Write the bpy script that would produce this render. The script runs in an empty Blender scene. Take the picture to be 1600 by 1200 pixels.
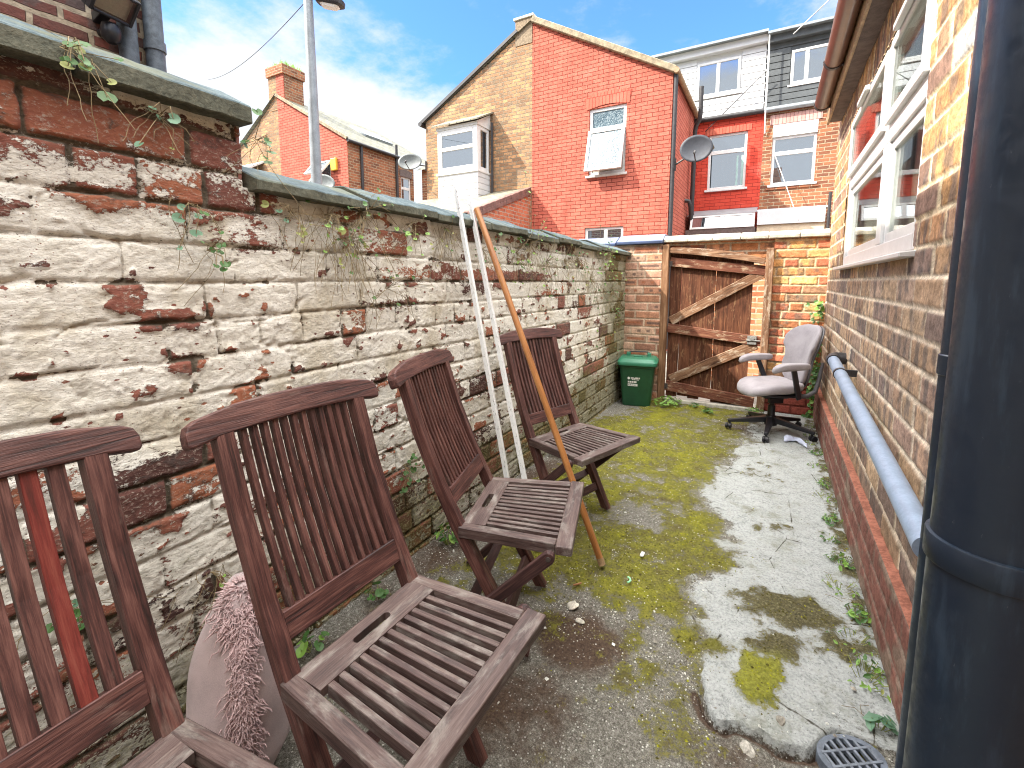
import bpy, bmesh, math, random
import numpy as np
from mathutils import Vector, Matrix
R = math.radians
rng = random.Random(7)
sc = bpy.context.scene
col = sc.collection

# ------------------------------------------------------------------ noise
def _h(ix, iy, s):
    ix = ix.astype(np.int64); iy = iy.astype(np.int64)
    n = (ix * 374761393 + iy * 668265263 + s * 974711) & 0x7fffffff
    n = ((n ^ (n >> 13)) * 1274126177) & 0x7fffffff
    n = ((n ^ (n >> 16)) * 668265263) & 0x7fffffff
    n = n ^ (n >> 15)
    return (n & 0xffff) / 65535.0
def vn(x, y, s=0):
    x0 = np.floor(x); y0 = np.floor(y); fx = x - x0; fy = y - y0
    fx = fx * fx * (3 - 2 * fx); fy = fy * fy * (3 - 2 * fy)
    a = _h(x0, y0, s); b = _h(x0 + 1, y0, s); c = _h(x0, y0 + 1, s); d = _h(x0 + 1, y0 + 1, s)
    return (a * (1 - fx) + b * fx) * (1 - fy) + (c * (1 - fx) + d * fx) * fy
def fbm(x, y, s=0, o=4):
    t = 0; a = .5; n = 0
    for k in range(o):
        t = t + a * vn(x * 2 ** k + 17.3 * k, y * 2 ** k - 9.1 * k, s + k); n += a; a *= .5
    return t / n
def sst(a, b, x):
    t = np.clip((x - a) / (b - a), 0, 1); return t * t * (3 - 2 * t)
def gauss(U, V, u, v, su, sv): return np.exp(-((U - u) / su) ** 2 - ((V - v) / sv) ** 2)

# ------------------------------------------------------------------ scene helpers
WLOC = {}
def tag(o, label=None, cat=None, group=None, kind=None):
    if label: o['label'] = label
    if cat: o['category'] = cat
    if group: o['group'] = group
    if kind: o['kind'] = kind
    return o
def thing(name, loc=(0, 0, 0), label=None, cat=None, group=None, rz=0):
    o = bpy.data.objects.new(name, None); col.objects.link(o)
    o.location = loc; o.rotation_euler = (0, 0, rz); o.empty_display_size = .1
    WLOC[o.name] = Vector(loc)
    return tag(o, label, cat, group)
def wloc(o): return WLOC.get(o.name, Vector((0, 0, 0))) if o else Vector((0, 0, 0))

class MB:
    """collects verts/faces of one mesh, with a per-vertex surface coordinate gc"""
    def __init__(s): s.v = []; s.f = []; s.g = []
    def add(s, vs, fs, gs=None):
        b = len(s.v); s.v += [tuple(v) for v in vs]
        s.f += [tuple(b + i for i in f) for f in fs]
        s.g += [tuple(g) for g in (gs if gs is not None else vs)]
        return s
    def quad(s, a, b, c, d, uv=None):
        return s.add([a, b, c, d], [(0, 1, 2, 3)], uv)
    def poly(s, pts, uv=None): return s.add(pts, [tuple(range(len(pts)))], uv)
    def box(s, lo, hi, M=None):
        x0, y0, z0 = lo; x1, y1, z1 = hi
        vs = [(x0,y0,z0),(x1,y0,z0),(x1,y1,z0),(x0,y1,z0),(x0,y0,z1),(x1,y0,z1),(x1,y1,z1),(x0,y1,z1)]
        o = rng.uniform(0, 50)
        fs = [(0,3,2,1),(4,5,6,7),(0,1,5,4),(1,2,6,5),(2,3,7,6),(3,0,4,7)]
        gs = [(v[0] + o, v[1] + o, v[2]) for v in vs]
        if M is not None: vs = [tuple(M @ Vector(v)) for v in vs]
        return s.add(vs, fs, gs)
    def beam(s, p0, p1, w, h, up=(0, 0, 1), w1=None, h1=None):
        """w across, h along up"""
        p0 = Vector(p0); p1 = Vector(p1); d = (p1 - p0); L = d.length; d.normalize()
        sd = d.cross(Vector(up)).normalized(); u = sd.cross(d).normalized()
        w1 = w if w1 is None else w1; h1 = h if h1 is None else h1
        vs = []; gs = []; o = rng.uniform(0, 50)
        for p, ww, hh, t in ((p0, w, h, 0), (p1, w1, h1, L)):
            for a, b in ((-1,-1),(1,-1),(1,1),(-1,1)):
                vs.append(p + sd * (a * ww / 2) + u * (b * hh / 2)); gs.append((t + o, a * ww / 2 + o * .7, b * hh / 2))
        return s.add(vs, [(3,2,1,0),(4,5,6,7),(0,1,5,4),(1,2,6,5),(2,3,7,6),(3,0,4,7)], gs)
    def tube(s, path, r, n=12, caps=True, r1=None):
        path = [Vector(p) for p in path]; m = len(path); vs = []; gs = []; fs = []
        o = rng.uniform(0, 50); L = 0; ref = None
        for i, p in enumerate(path):
            d = (path[min(i + 1, m - 1)] - path[max(i - 1, 0)]).normalized()
            if ref is None: ref = d.orthogonal().normalized()
            ref = (ref - d * ref.dot(d)).normalized(); q = d.cross(ref)
            if i: L += (p - path[i - 1]).length
            rr = r[i] if isinstance(r, (list, tuple)) else (r if r1 is None else r + (r1 - r) * i / (m - 1))
            for k in range(n):
                a = 2 * math.pi * k / n
                vs.append(p + (ref * math.cos(a) + q * math.sin(a)) * rr); gs.append((L + o, a * rr, 0))
        for i in range(m - 1):
            for k in range(n):
                k2 = (k + 1) % n; fs.append((i*n+k, i*n+k2, (i+1)*n+k2, (i+1)*n+k))
        if caps: fs += [tuple(range(n - 1, -1, -1)), tuple(range((m - 1) * n, m * n))]
        return s.add(vs, fs, gs)
    def prism(s, pts, off):
        """polygon pts (list of 3d) extruded by off"""
        n = len(pts); off = Vector(off); a = [Vector(p) for p in pts]; b = [p + off for p in a]
        o = rng.uniform(0, 50)
        fs = [tuple(range(n - 1, -1, -1)), tuple(range(n, 2 * n))] + [(i, (i+1) % n, n + (i+1) % n, n + i) for i in range(n)]
        vs = a + b
        return s.add(vs, fs, [(v[0] + o, v[1] + o, v[2]) for v in vs])
    def lathe(s, prof, c, n=20, axis='z'):
        vs = []; fs = []; m = len(prof); c = Vector(c)
        for r_, z in prof:
            for k in range(n):
                a = 2 * math.pi * k / n; x, y = r_ * math.cos(a), r_ * math.sin(a)
                vs.append(c + (Vector((x, y, z)) if axis == 'z' else Vector((x, -z, y)) if axis == 'y' else Vector((z, x, y))))
        for i in range(m - 1):
            for k in range(n):
                k2 = (k + 1) % n; fs.append((i*n+k, i*n+k2, (i+1)*n+k2, (i+1)*n+k))
        fs += [tuple(range(n - 1, -1, -1)), tuple(range((m - 1) * n, m * n))]
        return s.add(vs, fs)
    def build(s, name, mat, parent=None, smooth=False, bevel=0, seg=1, fix=True):
        off = Vector((0, 0, 0)); p = parent
        while p is not None: off = off + wloc(p); p = p.parent
        me = bpy.data.meshes.new(name)
        me.from_pydata([tuple(Vector(v) - off) for v in s.v], [], s.f)
        at = me.attributes.new('gc', 'FLOAT_VECTOR', 'POINT')
        at.data.foreach_set('vector', np.array(s.g, dtype=np.float32).ravel())
        if fix:
            bm = bmesh.new(); bm.from_mesh(me); bmesh.ops.recalc_face_normals(bm, faces=bm.faces); bm.to_mesh(me); bm.free()
        if mat: me.materials.append(mat)
        if smooth: me.polygons.foreach_set('use_smooth', [True] * len(me.polygons))
        o = bpy.data.objects.new(name, me); col.objects.link(o)
        if parent: o.parent = parent
        if smooth and smooth != 'all':
            me.set_sharp_from_angle(angle=R(40))
        if bevel:
            b = o.modifiers.new('bevel', 'BEVEL'); b.width = bevel; b.segments = seg; b.limit_method = 'ANGLE'; b.angle_limit = R(40)
        return o

def circ(n=12): return [(math.cos(2 * math.pi * k / n), math.sin(2 * math.pi * k / n)) for k in range(n)]

# ------------------------------------------------------------------ materials
class N:
    def __init__(s, name):
        s.m = bpy.data.materials.new(name); s.m.use_nodes = True; s.t = s.m.node_tree; s.t.nodes.clear()
        s.out = s.n('ShaderNodeOutputMaterial'); s.b = s.n('ShaderNodeBsdfPrincipled')
        s.l(s.b.outputs[0], s.out.inputs[0])
    def n(s, typ, **k):
        x = s.t.nodes.new(typ)
        for a, b in k.items():
            if hasattr(x, a): setattr(x, a, b)
        return x
    def l(s, a, b): s.t.links.new(a, b)
    def setin(s, node, key, v):
        if hasattr(v, 'is_linked') or hasattr(v, 'links'): s.l(v, node.inputs[key])
        else:
            if isinstance(v, tuple) and len(v) == 3 and node.inputs[key].type == 'RGBA': v = (*v, 1)
            node.inputs[key].default_value = v
    def coord(s, kind='Object'):
        return s.n('ShaderNodeTexCoord').outputs[kind]
    def attr(s, name):
        return s.n('ShaderNodeAttribute', attribute_name=name)
    def mapping(s, vec, scale=(1, 1, 1), loc=(0, 0, 0)):
        m = s.n('ShaderNodeMapping'); s.l(vec, m.inputs[0]); m.inputs['Scale'].default_value = scale; m.inputs['Location'].default_value = loc
        return m.outputs[0]
    def noise(s, vec, scale=5, detail=4, rough=.55, dist=0, k=1.55):
        x = s.n('ShaderNodeTexNoise'); s.l(vec, x.inputs['Vector']); x.inputs['Scale'].default_value = scale
        x.inputs['Detail'].default_value = detail; x.inputs['Roughness'].default_value = rough; x.inputs['Distortion'].default_value = dist
        return s.rng(x.outputs[0], .5 - .5 / k, .5 + .5 / k, smooth=False)
    def voro(s, vec, scale=5, feature='F1', out=0):
        x = s.n('ShaderNodeTexVoronoi', feature=feature); s.l(vec, x.inputs['Vector']); x.inputs['Scale'].default_value = scale
        return x.outputs[out]
    def math(s, op, a, b=0.0, clamp=False):
        x = s.n('ShaderNodeMath', operation=op); x.use_clamp = clamp; s.setin(x, 0, a); s.setin(x, 1, b); return x.outputs[0]
    def rng(s, v, a, b, c=0., d=1., smooth=True):
        x = s.n('ShaderNodeMapRange'); x.interpolation_type = 'SMOOTHSTEP' if smooth else 'LINEAR'
        s.setin(x, 0, v)
        for i, q in enumerate((a, b, c, d)): x.inputs[i + 1].default_value = q
        return x.outputs[0]
    def mix(s, f, a, b, mode='MIX'):
        x = s.n('ShaderNodeMix', data_type='RGBA', blend_type=mode)
        s.setin(x, 0, f); s.setin(x, 6, a); s.setin(x, 7, b); return x.outputs[2]
    def ramp(s, f, stops, interp='LINEAR'):
        x = s.n('ShaderNodeValToRGB'); s.l(f, x.inputs[0]); cr = x.color_ramp; cr.interpolation = interp
        while len(cr.elements) < len(stops): cr.elements.new(.5)
        for e, (p, c) in zip(cr.elements, stops): e.position = p; e.color = (*c, 1)
        return x.outputs[0]
    def bump(s, h, strength=.4, dist=.01):
        x = s.n('ShaderNodeBump'); x.inputs['Strength'].default_value = strength; x.inputs['Distance'].default_value = dist
        s.l(h, x.inputs['Height']); s.l(x.outputs[0], s.b.inputs['Normal']); return x
    def base(s, c): s.setin(s.b, 'Base Color', c); return s
    def p(s, **k):
        for a, v in k.items(): s.setin(s.b, a.replace('_', ' '), v)
        return s

def simple(name, c, rough=.6, var=.25, scale=12, bump=.15, metallic=0., spec=.5, bd=.004):
    m = N(name); v = m.coord()
    n = m.noise(v, scale, 6, .6); n2 = m.noise(v, scale * 9, 3, .6)
    f = m.math('ADD', m.math('MULTIPLY', n, .65), m.math('MULTIPLY', n2, .35))
    lo = tuple(x * (1 - var) for x in c); hi = tuple(min(1, x * (1 + var)) for x in c)
    m.base(m.mix(m.rng(f, .3, .7), lo, hi)).p(Roughness=rough, Metallic=metallic)
    m.b.inputs['Specular IOR Level'].default_value = spec
    if bump: m.bump(f, bump, bd)
    return m.m

def wood(name, stops, rough=.6, grain=1., spec=.3, wear=None):
    m = N(name); g = m.attr('gc').outputs['Vector']
    v = m.mapping(g, (4 * grain, 70 * grain, 70 * grain)); n = m.noise(v, 1, 6, .65, .6)
    v2 = m.mapping(g, (14, 300, 300)); n2 = m.noise(v2, 1, 4, .7)
    big = m.noise(m.mapping(g, (5, 9, 9)), 1, 3, .6)
    f = m.math('ADD', m.math('MULTIPLY', n, .5), m.math('MULTIPLY', n2, .3)); f = m.math('ADD', f, m.math('MULTIPLY', big, .2))
    c = m.ramp(m.rng(f, .3, .7, smooth=False), stops)
    if wear:
        w = m.noise(m.mapping(g, (7, 22, 22)), 1, 6, .7, .4)
        c = m.mix(m.rng(w, wear[1], wear[2]), c, m.mix(n2, tuple(x * .6 for x in wear[0]), wear[0]))
    m.base(c).p(Roughness=rough); m.b.inputs['Specular IOR Level'].default_value = spec
    m.bump(m.math('ADD', n, m.math('MULTIPLY', n2, .6)), .5, .003)
    return m.m

def brickmat(name, c1, c2, mortar, row=.081, width=.235, ms=.009, soot=None, bump=.5, var=.3, fleck=None):
    m = N(name); g = m.attr('gc').outputs['Vector']
    wv = m.n('ShaderNodeTexNoise'); m.l(g, wv.inputs['Vector']); wv.inputs['Scale'].default_value = 6; wv.inputs['Detail'].default_value = 3
    dv = m.n('ShaderNodeVectorMath', operation='MULTIPLY_ADD'); m.l(wv.outputs[1], dv.inputs[0]); dv.inputs[1].default_value = (.022, .022, 0); m.l(g, dv.inputs[2])
    b = m.n('ShaderNodeTexBrick'); m.l(dv.outputs[0], b.inputs['Vector'])
    b.offset = .5; b.squash = 1
    b.inputs['Color1'].default_value = (0, 0, 0, 1); b.inputs['Color2'].default_value = (1, 1, 1, 1); b.inputs['Mortar'].default_value = (.5, .5, .5, 1)
    b.inputs['Scale'].default_value = 1; b.inputs['Mortar Size'].default_value = ms; b.inputs['Mortar Smooth'].default_value = .25
    b.inputs['Brick Width'].default_value = width; b.inputs['Row Height'].default_value = row; b.inputs['Bias'].default_value = 0
    n = m.noise(g, 30, 5, .65); n2 = m.noise(g, 2.2, 4, .6)
    t = m.math('ADD', m.math('MULTIPLY', b.outputs[0], .6), m.math('MULTIPLY', n, .4))
    bc = m.mix(m.rng(t, .15, .85, smooth=False), c1, c2)
    if fleck:
        bc = m.mix(m.math('MULTIPLY', m.rng(m.noise(g, 9, 3, .5), .55, .68), .7), bc, fleck)
    if soot:
        bc = m.mix(m.math('MULTIPLY', m.rng(n2, .45, .7), soot[1]), bc, soot[0])
    st = m.noise(m.mapping(g, (5, .55, 1)), 1, 5, .65); bc = m.mix(m.math('MULTIPLY', m.rng(st, .58, .85), .45), bc, tuple(x * .55 for x in c1))      # rain streaks
    od = m.noise(m.mapping(g, (1.1, 1.6, 1), (7, 3, 0)), 1, 3, .5); bc = m.mix(m.math('MULTIPLY', m.rng(od, .62, .8), .5), bc, tuple(min(1, x * 1.15 + .03) for x in c2))   # faded patches
    mo = m.mix(m.rng(m.noise(g, 25, 3), .3, .7), tuple(x * .7 for x in mortar), mortar)
    m.base(m.mix(b.outputs['Fac'], bc, mo)).p(Roughness=.9); m.b.inputs['Specular IOR Level'].default_value = .2
    h = m.math('ADD', m.math('MULTIPLY', m.math('SUBTRACT', 1., b.outputs['Fac']), .8), m.math('MULTIPLY', n, .5))
    m.bump(h, bump, .012)
    return m.m

def attrwall(name, fine=.35, bump=.5, rough=.9):
    """wall whose brick colours come from the mesh (albedo per brick) with fine procedural grain"""
    m = N(name); v = m.coord()
    a = m.attr('col').outputs['Color']; n = m.noise(v, 60, 6, .7); n2 = m.noise(v, 14, 4, .6)
    k = m.math('ADD', m.math('MULTIPLY', n, .6), m.math('MULTIPLY', n2, .4))
    dk = m.mix(1., a, (1 - fine,) * 3, 'MULTIPLY'); lt = m.mix(1., a, (1 + fine,) * 3, 'MULTIPLY')
    m.base(m.mix(m.rng(k, .3, .7), dk, lt)).p(Roughness=rough); m.b.inputs['Specular IOR Level'].default_value = .2
    m.bump(k, bump, .006)
    return m.m

MAT = {}
MAT['white_pvc'] = simple('white_pvc', (.66, .66, .65), .3, .06, 6, .03)
MAT['white_clad'] = simple('white_clad', (.60, .61, .62), .45, .05, 5, .03)
MAT['dark_clad'] = simple('dark_clad', (.075, .085, .09), .6, .2, 6, .05)
MAT['black_plastic'] = simple('black_plastic', (.012, .014, .018), .38, .3, 20, .05)
MAT['grey_pipe'] = simple('grey_pipe', (.25, .32, .42), .4, .12, 14, .04)
MAT['dark_pipe'] = simple('dark_pipe', (.03, .028, .03), .5, .3, 20, .05)
MAT['brown_pvc'] = simple('brown_pvc', (.11, .05, .032), .28, .15, 8, .03)
MAT['tan_board'] = simple('tan_board', (.3, .2, .11), .6, .3, 14, .15)
MAT['soffit'] = simple('soffit', (.12, .09, .08), .8, .3, 20, .2)
MAT['galv'] = simple('galv', (.27, .30, .32), .5, .15, 9, .05, .35)
MAT['dish_grey'] = simple('dish_grey', (.045, .05, .062), .6, .15, 10, .03)
MAT['dish_pale'] = simple('dish_pale', (.13, .145, .145), .5, .15, 10, .03)
MAT['yellow'] = simple('yellow_plastic', (.75, .45, .06), .4, .1)
MAT['stone'] = simple('coping_stone', (.25, .205, .135), .85, .35, 9, .5, bd=.01)
MAT['pale_stone'] = simple('pale_stone', (.55, .52, .44), .85, .3, 14, .4)
MAT['concrete'] = simple('concrete', (.4, .38, .33), .9, .3, 18, .5)
MAT['rust'] = simple('iron', (.05, .04, .035), .6, .4, 30, .3)
MAT['steel'] = simple('steel', (.25, .25, .24), .6, .3, 30, .1, .5)

def slate_mat(name, c=(.2, .21, .19), moss=(.16, .16, .07), row=.16, w=.25):
    m = N(name); g = m.attr('gc').outputs['Vector']
    b = m.n('ShaderNodeTexBrick'); m.l(g, b.inputs['Vector']); b.offset = .5
    b.inputs['Color1'].default_value = (0, 0, 0, 1); b.inputs['Color2'].default_value = (1, 1, 1, 1); b.inputs['Mortar'].default_value = (.3, .3, .3, 1)
    b.inputs['Scale'].default_value = 1; b.inputs['Mortar Size'].default_value = .008; b.inputs['Brick Width'].default_value = w; b.inputs['Row Height'].default_value = row
    n = m.noise(g, 7, 5, .6)
    c0 = m.mix(b.outputs[0], tuple(x * .7 for x in c), tuple(x * 1.3 for x in c))
    c1 = m.mix(m.math('MULTIPLY', m.rng(n, .45, .65), .7), c0, moss)
    m.base(m.mix(m.math('MULTIPLY', b.outputs['Fac'], .8), c1, (.03, .03, .03))).p(Roughness=.8)
    m.bump(m.math('SUBTRACT', m.math('MULTIPLY', n, .3), b.outputs['Fac']), .6, .02)
    return m.m
MAT['slate'] = slate_mat('roof_slate', (.13, .132, .11), (.17, .165, .09))
MAT['slate2'] = slate_mat('roof_tile', (.2, .185, .14), (.23, .215, .13), .12, .2)

MAT['brick_red'] = brickmat('brick_red_paint', (.40, .10, .068), (.50, .145, .10), (.20, .04, .028), soot=((.50, .17, .115), .4), bump=1.0, ms=.006, fleck=(.42, .095, .065))
MAT['brick_dkred'] = brickmat('brick_dark_red_paint', (.50, .055, .035), (.58, .08, .05), (.32, .035, .025), bump=.6, ms=.006)
MAT['brick_buff'] = brickmat('brick_buff', (.20, .115, .07), (.54, .29, .14), (.27, .21, .145), soot=((.16, .125, .085), .45), fleck=(.19, .155, .11), ms=.011, bump=.9)
MAT['brick_brown'] = brickmat('brick_brown', (.15, .06, .038), (.38, .145, .07), (.38, .29, .19), soot=((.12, .075, .055), .4), ms=.011, bump=.8)
MAT['brick_orange'] = brickmat('brick_orange', (.3, .1, .05), (.6, .27, .13), (.5, .4, .28), ms=.012)
MAT['brick_plain'] = brickmat('brick_new_red', (.38, .1, .05), (.5, .16, .08), (.4, .32, .25), ms=.011, fleck=(.2, .07, .06))
MAT['brick_dark'] = brickmat('brick_old_dark', (.085, .04, .035), (.22, .075, .055), (.36, .30, .22), row=.076, width=.235, ms=.015, soot=((.07, .055, .05), .6), fleck=(.09, .07, .065), bump=1.)
MAT['arch_red'] = brickmat('brick_arch_red', (.42, .105, .07), (.50, .135, .09), (.26, .05, .035), row=.3, width=.075, ms=.006)
MAT['arch_pink'] = brickmat('brick_arch_pink', (.5, .28, .24), (.62, .4, .35), (.4, .22, .2), row=.3, width=.075, ms=.008)

# glass: dark pane with sharp reflections, for panes high up
def glassmat(name, c=(.018, .026, .034), rough=.02, spec=.9):
    m = N(name); v = m.coord(); m.base(m.mix(m.noise(v, 2, 2), c, tuple(x * 1.5 for x in c))).p(Roughness=rough); m.b.inputs['Specular IOR Level'].default_value = spec
    g = m.n('ShaderNodeBsdfGlossy'); g.inputs['Roughness'].default_value = .015; g.inputs[0].default_value = (.9, .95, 1, 1)
    mx = m.n('ShaderNodeMixShader'); mx.inputs[0].default_value = .42; m.l(m.b.outputs[0], mx.inputs[1]); m.l(g.outputs[0], mx.inputs[2]); m.l(mx.outputs[0], m.out.inputs[0])
    return m.m
MAT['pane'] = glassmat('window_glass')
def clearglass(name, tint=(.86, .9, .88), refl=.12, rough=0.0):
    m = N(name); t = m.n('ShaderNodeBsdfTransparent'); t.inputs[0].default_value = (*tint, 1)
    g = m.n('ShaderNodeBsdfGlossy'); g.inputs['Roughness'].default_value = rough; g.inputs[0].default_value = (.97, .98, 1, 1)
    lw = m.n('ShaderNodeLayerWeight'); lw.inputs[0].default_value = .35
    f = m.math('ADD', m.math('MULTIPLY', lw.outputs['Fresnel'], .42), refl * .5, True)
    g2 = m.n('ShaderNodeBsdfGlossy'); g2.inputs['Roughness'].default_value = .2; g2.inputs[0].default_value = (.97, .98, 1, 1)
    gm = m.n('ShaderNodeMixShader'); gm.inputs[0].default_value = .03; m.l(g.outputs[0], gm.inputs[1]); m.l(g2.outputs[0], gm.inputs[2])
    mx = m.n('ShaderNodeMixShader'); m.l(f, mx.inputs[0]); m.l(t.outputs[0], mx.inputs[1]); m.l(gm.outputs[0], mx.inputs[2])
    m.l(mx.outputs[0], m.out.inputs[0]); m.t.nodes.remove(m.b)
    return m.m
MAT['clear'] = clearglass('kitchen_glass')
def frosted():
    m = N('frosted_glass'); v = m.coord(); n = m.noise(v, 42, 3, .6)
    c = m.ramp(n, [(.25, (.02, .04, .055)), (.5, (.075, .12, .145)), (.78, (.27, .32, .34))])
    m.base(c).p(Roughness=.25); m.bump(n, .4, .01); return m.m
MAT['frosted'] = frosted()
MAT['curtain'] = simple('net_curtain', (.75, .68, .55), .9, .15, 20, .1)
MAT['curtain_pink'] = simple('pink_curtain', (.5, .33, .3), .9, .1)
MAT['curtain_teal'] = simple('teal_curtain', (.3, .45, .43), .9, .1)
MAT['room'] = simple('dark_room', (.36, .31, .25), .9, .2)

def wire_mat(): return simple('cable_black', (.03, .03, .03), .6)
MAT['wire'] = wire_mat()
MAT['wire_pale'] = simple('cable_pale', (.6, .6, .58), .6)
MAT['chair_back'] = wood('chair_stained_wood', [(.08, (.013, .0055, .005)), (.45, (.060, .0215, .018)), (.9, (.145, .064, .051))], .5, 1, .4, ((.17, .115, .095), .6, .9))
MAT['chair_red'] = wood('chair_bright_red_wood', [(0, (.05, .013, .010)), (.5, (.13, .021, .016)), (1, (.19, .05, .035))], .5)
MAT['chair_seat'] = wood('chair_weathered_wood', [(0, (.015, .008, .0075)), (.45, (.060, .034, .030)), (1, (.13, .09, .077))], .5, 1, .45, ((.25, .225, .20), .45, .9))
MAT['chair_dark'] = wood('chair_leg_wood', [(0, (.012, .006, .006)), (.5, (.04, .017, .016)), (1, (.1, .048, .04))], .55, 1, .35)
MAT['gate_wood'] = wood('gate_board_wood', [(0, (.03, .012, .007)), (.5, (.095, .036, .019)), (1, (.19, .08, .04))], .75, .7, .2, ((.3, .17, .09), .55, .8))
MAT['gate_brace'] = wood('gate_brace_wood', [(0, (.06, .03, .018)), (.5, (.19, .10, .057)), (1, (.36, .23, .14))], .8, .7, .2, ((.5, .4, .3), .5, .75))
MAT['gate_rail'] = wood('gate_rail_wood', [(0, (.05, .018, .012)), (.5, (.14, .05, .03)), (1, (.25, .12, .07))], .75, .7, .2, ((.45, .33, .22), .52, .75))
MAT['post_wood'] = wood('gate_post_wood', [(0, (.09, .042, .023)), (.5, (.22, .115, .06)), (1, (.36, .22, .13))], .8, .6, .2)
MAT['handle_wood'] = wood('broom_handle_wood', [(0, (.15, .052, .014)), (.5, (.31, .125, .036)), (1, (.43, .2, .065))], .35, .5, .5)
MAT['bin_green'] = simple('bin_green', (.012, .068, .03), .4, .12, 10, .05)
MAT['lid_green'] = simple('lid_green', (.036, .19, .11), .42, .12, 10, .05)
MAT['label_white'] = simple('label_white', (.75, .75, .72), .5, .08)
def fabric(name, c):
    m = N(name); v = m.coord(); n = m.noise(v, 500, 2); n2 = m.noise(v, 8, 4, .6)
    f = m.math('ADD', m.math('MULTIPLY', n, .4), m.math('MULTIPLY', n2, .6))
    m.base(m.mix(m.rng(f, .3, .7), tuple(x * .82 for x in c), tuple(min(1, x * 1.12) for x in c))).p(Roughness=.95)
    m.b.inputs['Sheen Weight'].default_value = .25; m.b.inputs['Specular IOR Level'].default_value = .15
    m.bump(n, .3, .002); return m.m
MAT['lilac'] = fabric('lilac_fabric', (.335, .31, .33))
MAT['pink_fabric'] = fabric('pale_pink_fabric', (.50, .40, .40))
MAT['fluff'] = fabric('pink_shaggy_fur', (.58, .42, .42))
MAT['rag'] = fabric('pale_blue_cloth', (.55, .6, .75))
MAT['chair_black'] = simple('office_black', (.012, .012, .016), .4, .2)
MAT['chair_grey'] = simple('office_grey_shell', (.1, .1, .11), .4, .2)
MAT['white_metal'] = None
def strip_mat():
    m = N('white_painted_metal'); g = m.attr('gc').outputs['Vector']
    v = m.noise(m.mapping(g, (40, 200, 200)), 1, 5, .7)
    m.base(m.mix(m.rng(v, .62, .72), (.74, .75, .74), (.15, .12, .1))).p(Roughness=.4); m.bump(v, .2, .002); return m.m
MAT['white_metal'] = strip_mat()
def leaf(name, c, c2):
    m = N(name); v = m.coord(); n = m.noise(v, 20, 2)
    oi = m.n('ShaderNodeObjectInfo')
    m.base(m.mix(n, c, c2)).p(Roughness=.5)
    tr = m.n('ShaderNodeBsdfTranslucent'); tr.inputs[0].default_value = (*[min(1, x * 1.4) for x in c2], 1)
    mx = m.n('ShaderNodeMixShader'); mx.inputs[0].default_value = .25
    m.l(m.b.outputs[0], mx.inputs[1]); m.l(tr.outputs[0], mx.inputs[2]); m.l(mx.outputs[0], m.out.inputs[0])
    return m.m
MAT['leaf'] = leaf('leaf_green', (.035, .1, .025), (.09, .2, .05))
MAT['leaf_bright'] = leaf('leaf_bright_green', (.12, .26, .04), (.25, .42, .08))
MAT['leaf_yellow'] = leaf('leaf_yellow_green', (.2, .22, .05), (.3, .33, .1))
MAT['leaf_blue'] = leaf('leaf_blue_green', (.08, .17, .1), (.16, .3, .19))
MAT['stem'] = simple('dry_stem', (.22, .17, .09), .9)

def blue_tile():
    m = N('blue_glazed_tile'); v = m.coord(); n = m.noise(v, 12, 4)
    m.base(m.mix(n, (.05, .07, .13), (.09, .12, .22))).p(Roughness=.3); m.bump(n, .1, .004); return m.m
MAT['blue_tile'] = blue_tile()
def slatecoping():
    m = N('blue_grey_coping'); v = m.coord(); n = m.noise(v, 9, 6, .65); n2 = m.noise(v, 70, 4, .7); n3 = m.noise(v, 3, 3)
    c = m.ramp(m.math('ADD', m.math('MULTIPLY', n, .6), m.math('MULTIPLY', n2, .4)), [(.2, (.026, .038, .043)), (.5, (.07, .10, .108)), (.8, (.165, .21, .215))])
    c = m.mix(m.math('MULTIPLY', m.rng(n3, .5, .75), .6), c, (.15, .15, .08))
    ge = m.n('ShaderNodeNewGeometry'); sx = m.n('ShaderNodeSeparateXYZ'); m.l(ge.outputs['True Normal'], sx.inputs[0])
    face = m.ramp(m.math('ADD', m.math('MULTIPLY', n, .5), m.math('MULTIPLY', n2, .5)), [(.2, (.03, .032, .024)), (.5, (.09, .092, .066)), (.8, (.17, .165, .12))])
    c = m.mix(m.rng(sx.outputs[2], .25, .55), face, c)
    m.base(c).p(Roughness=.8); m.b.inputs['Specular IOR Level'].default_value = .25; m.bump(n2, .5, .008); return m.m
MAT['coping'] = slatecoping()

# ------------------------------------------------------------------ bricks as real relief
def brick_cells(U, V, course, bl, seed, hdr=5, jit=.08, warp=.006):
    Vw = V + warp * (fbm(U * 1.3, V * .9, seed + 50, 3) - .5) * 2
    Uw = U + .008 * (fbm(U * 4, V * 5, seed + 60, 2) - .5) * 2
    row = np.floor(Vw / course)
    ishdr = (np.mod(row, hdr) == 2)
    L = np.where(ishdr, bl * .5, bl)
    off = np.where(np.mod(row, 2) == 0, 0, .5) * L + np.where(ishdr, bl * .25, 0) + _h(row, row * 0, seed + 3) * .06
    u = Uw + off
    i0 = np.round(u / L)
    def bd(i): return (i + (_h(i, row, seed + 9) - .5) * 2 * jit) * L
    b = bd(i0); idx = np.where(u >= b, i0, i0 - 1)
    l = u - bd(idx); r = bd(idx + 1) - u
    vb = Vw - row * course; vt = (row + 1) * course - Vw
    return row, idx, l, r, vb, vt
def grid_lines(breaks, res):
    a = []
    for (p, q), rs in zip(zip(breaks[:-1], breaks[1:]), res if isinstance(res, (list, tuple)) else [res] * (len(breaks) - 1)):
        n = max(1, int(round((q - p) / rs))); a += list(np.linspace(p, q, n, endpoint=False))
    return np.array(a + [breaks[-1]])
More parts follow.
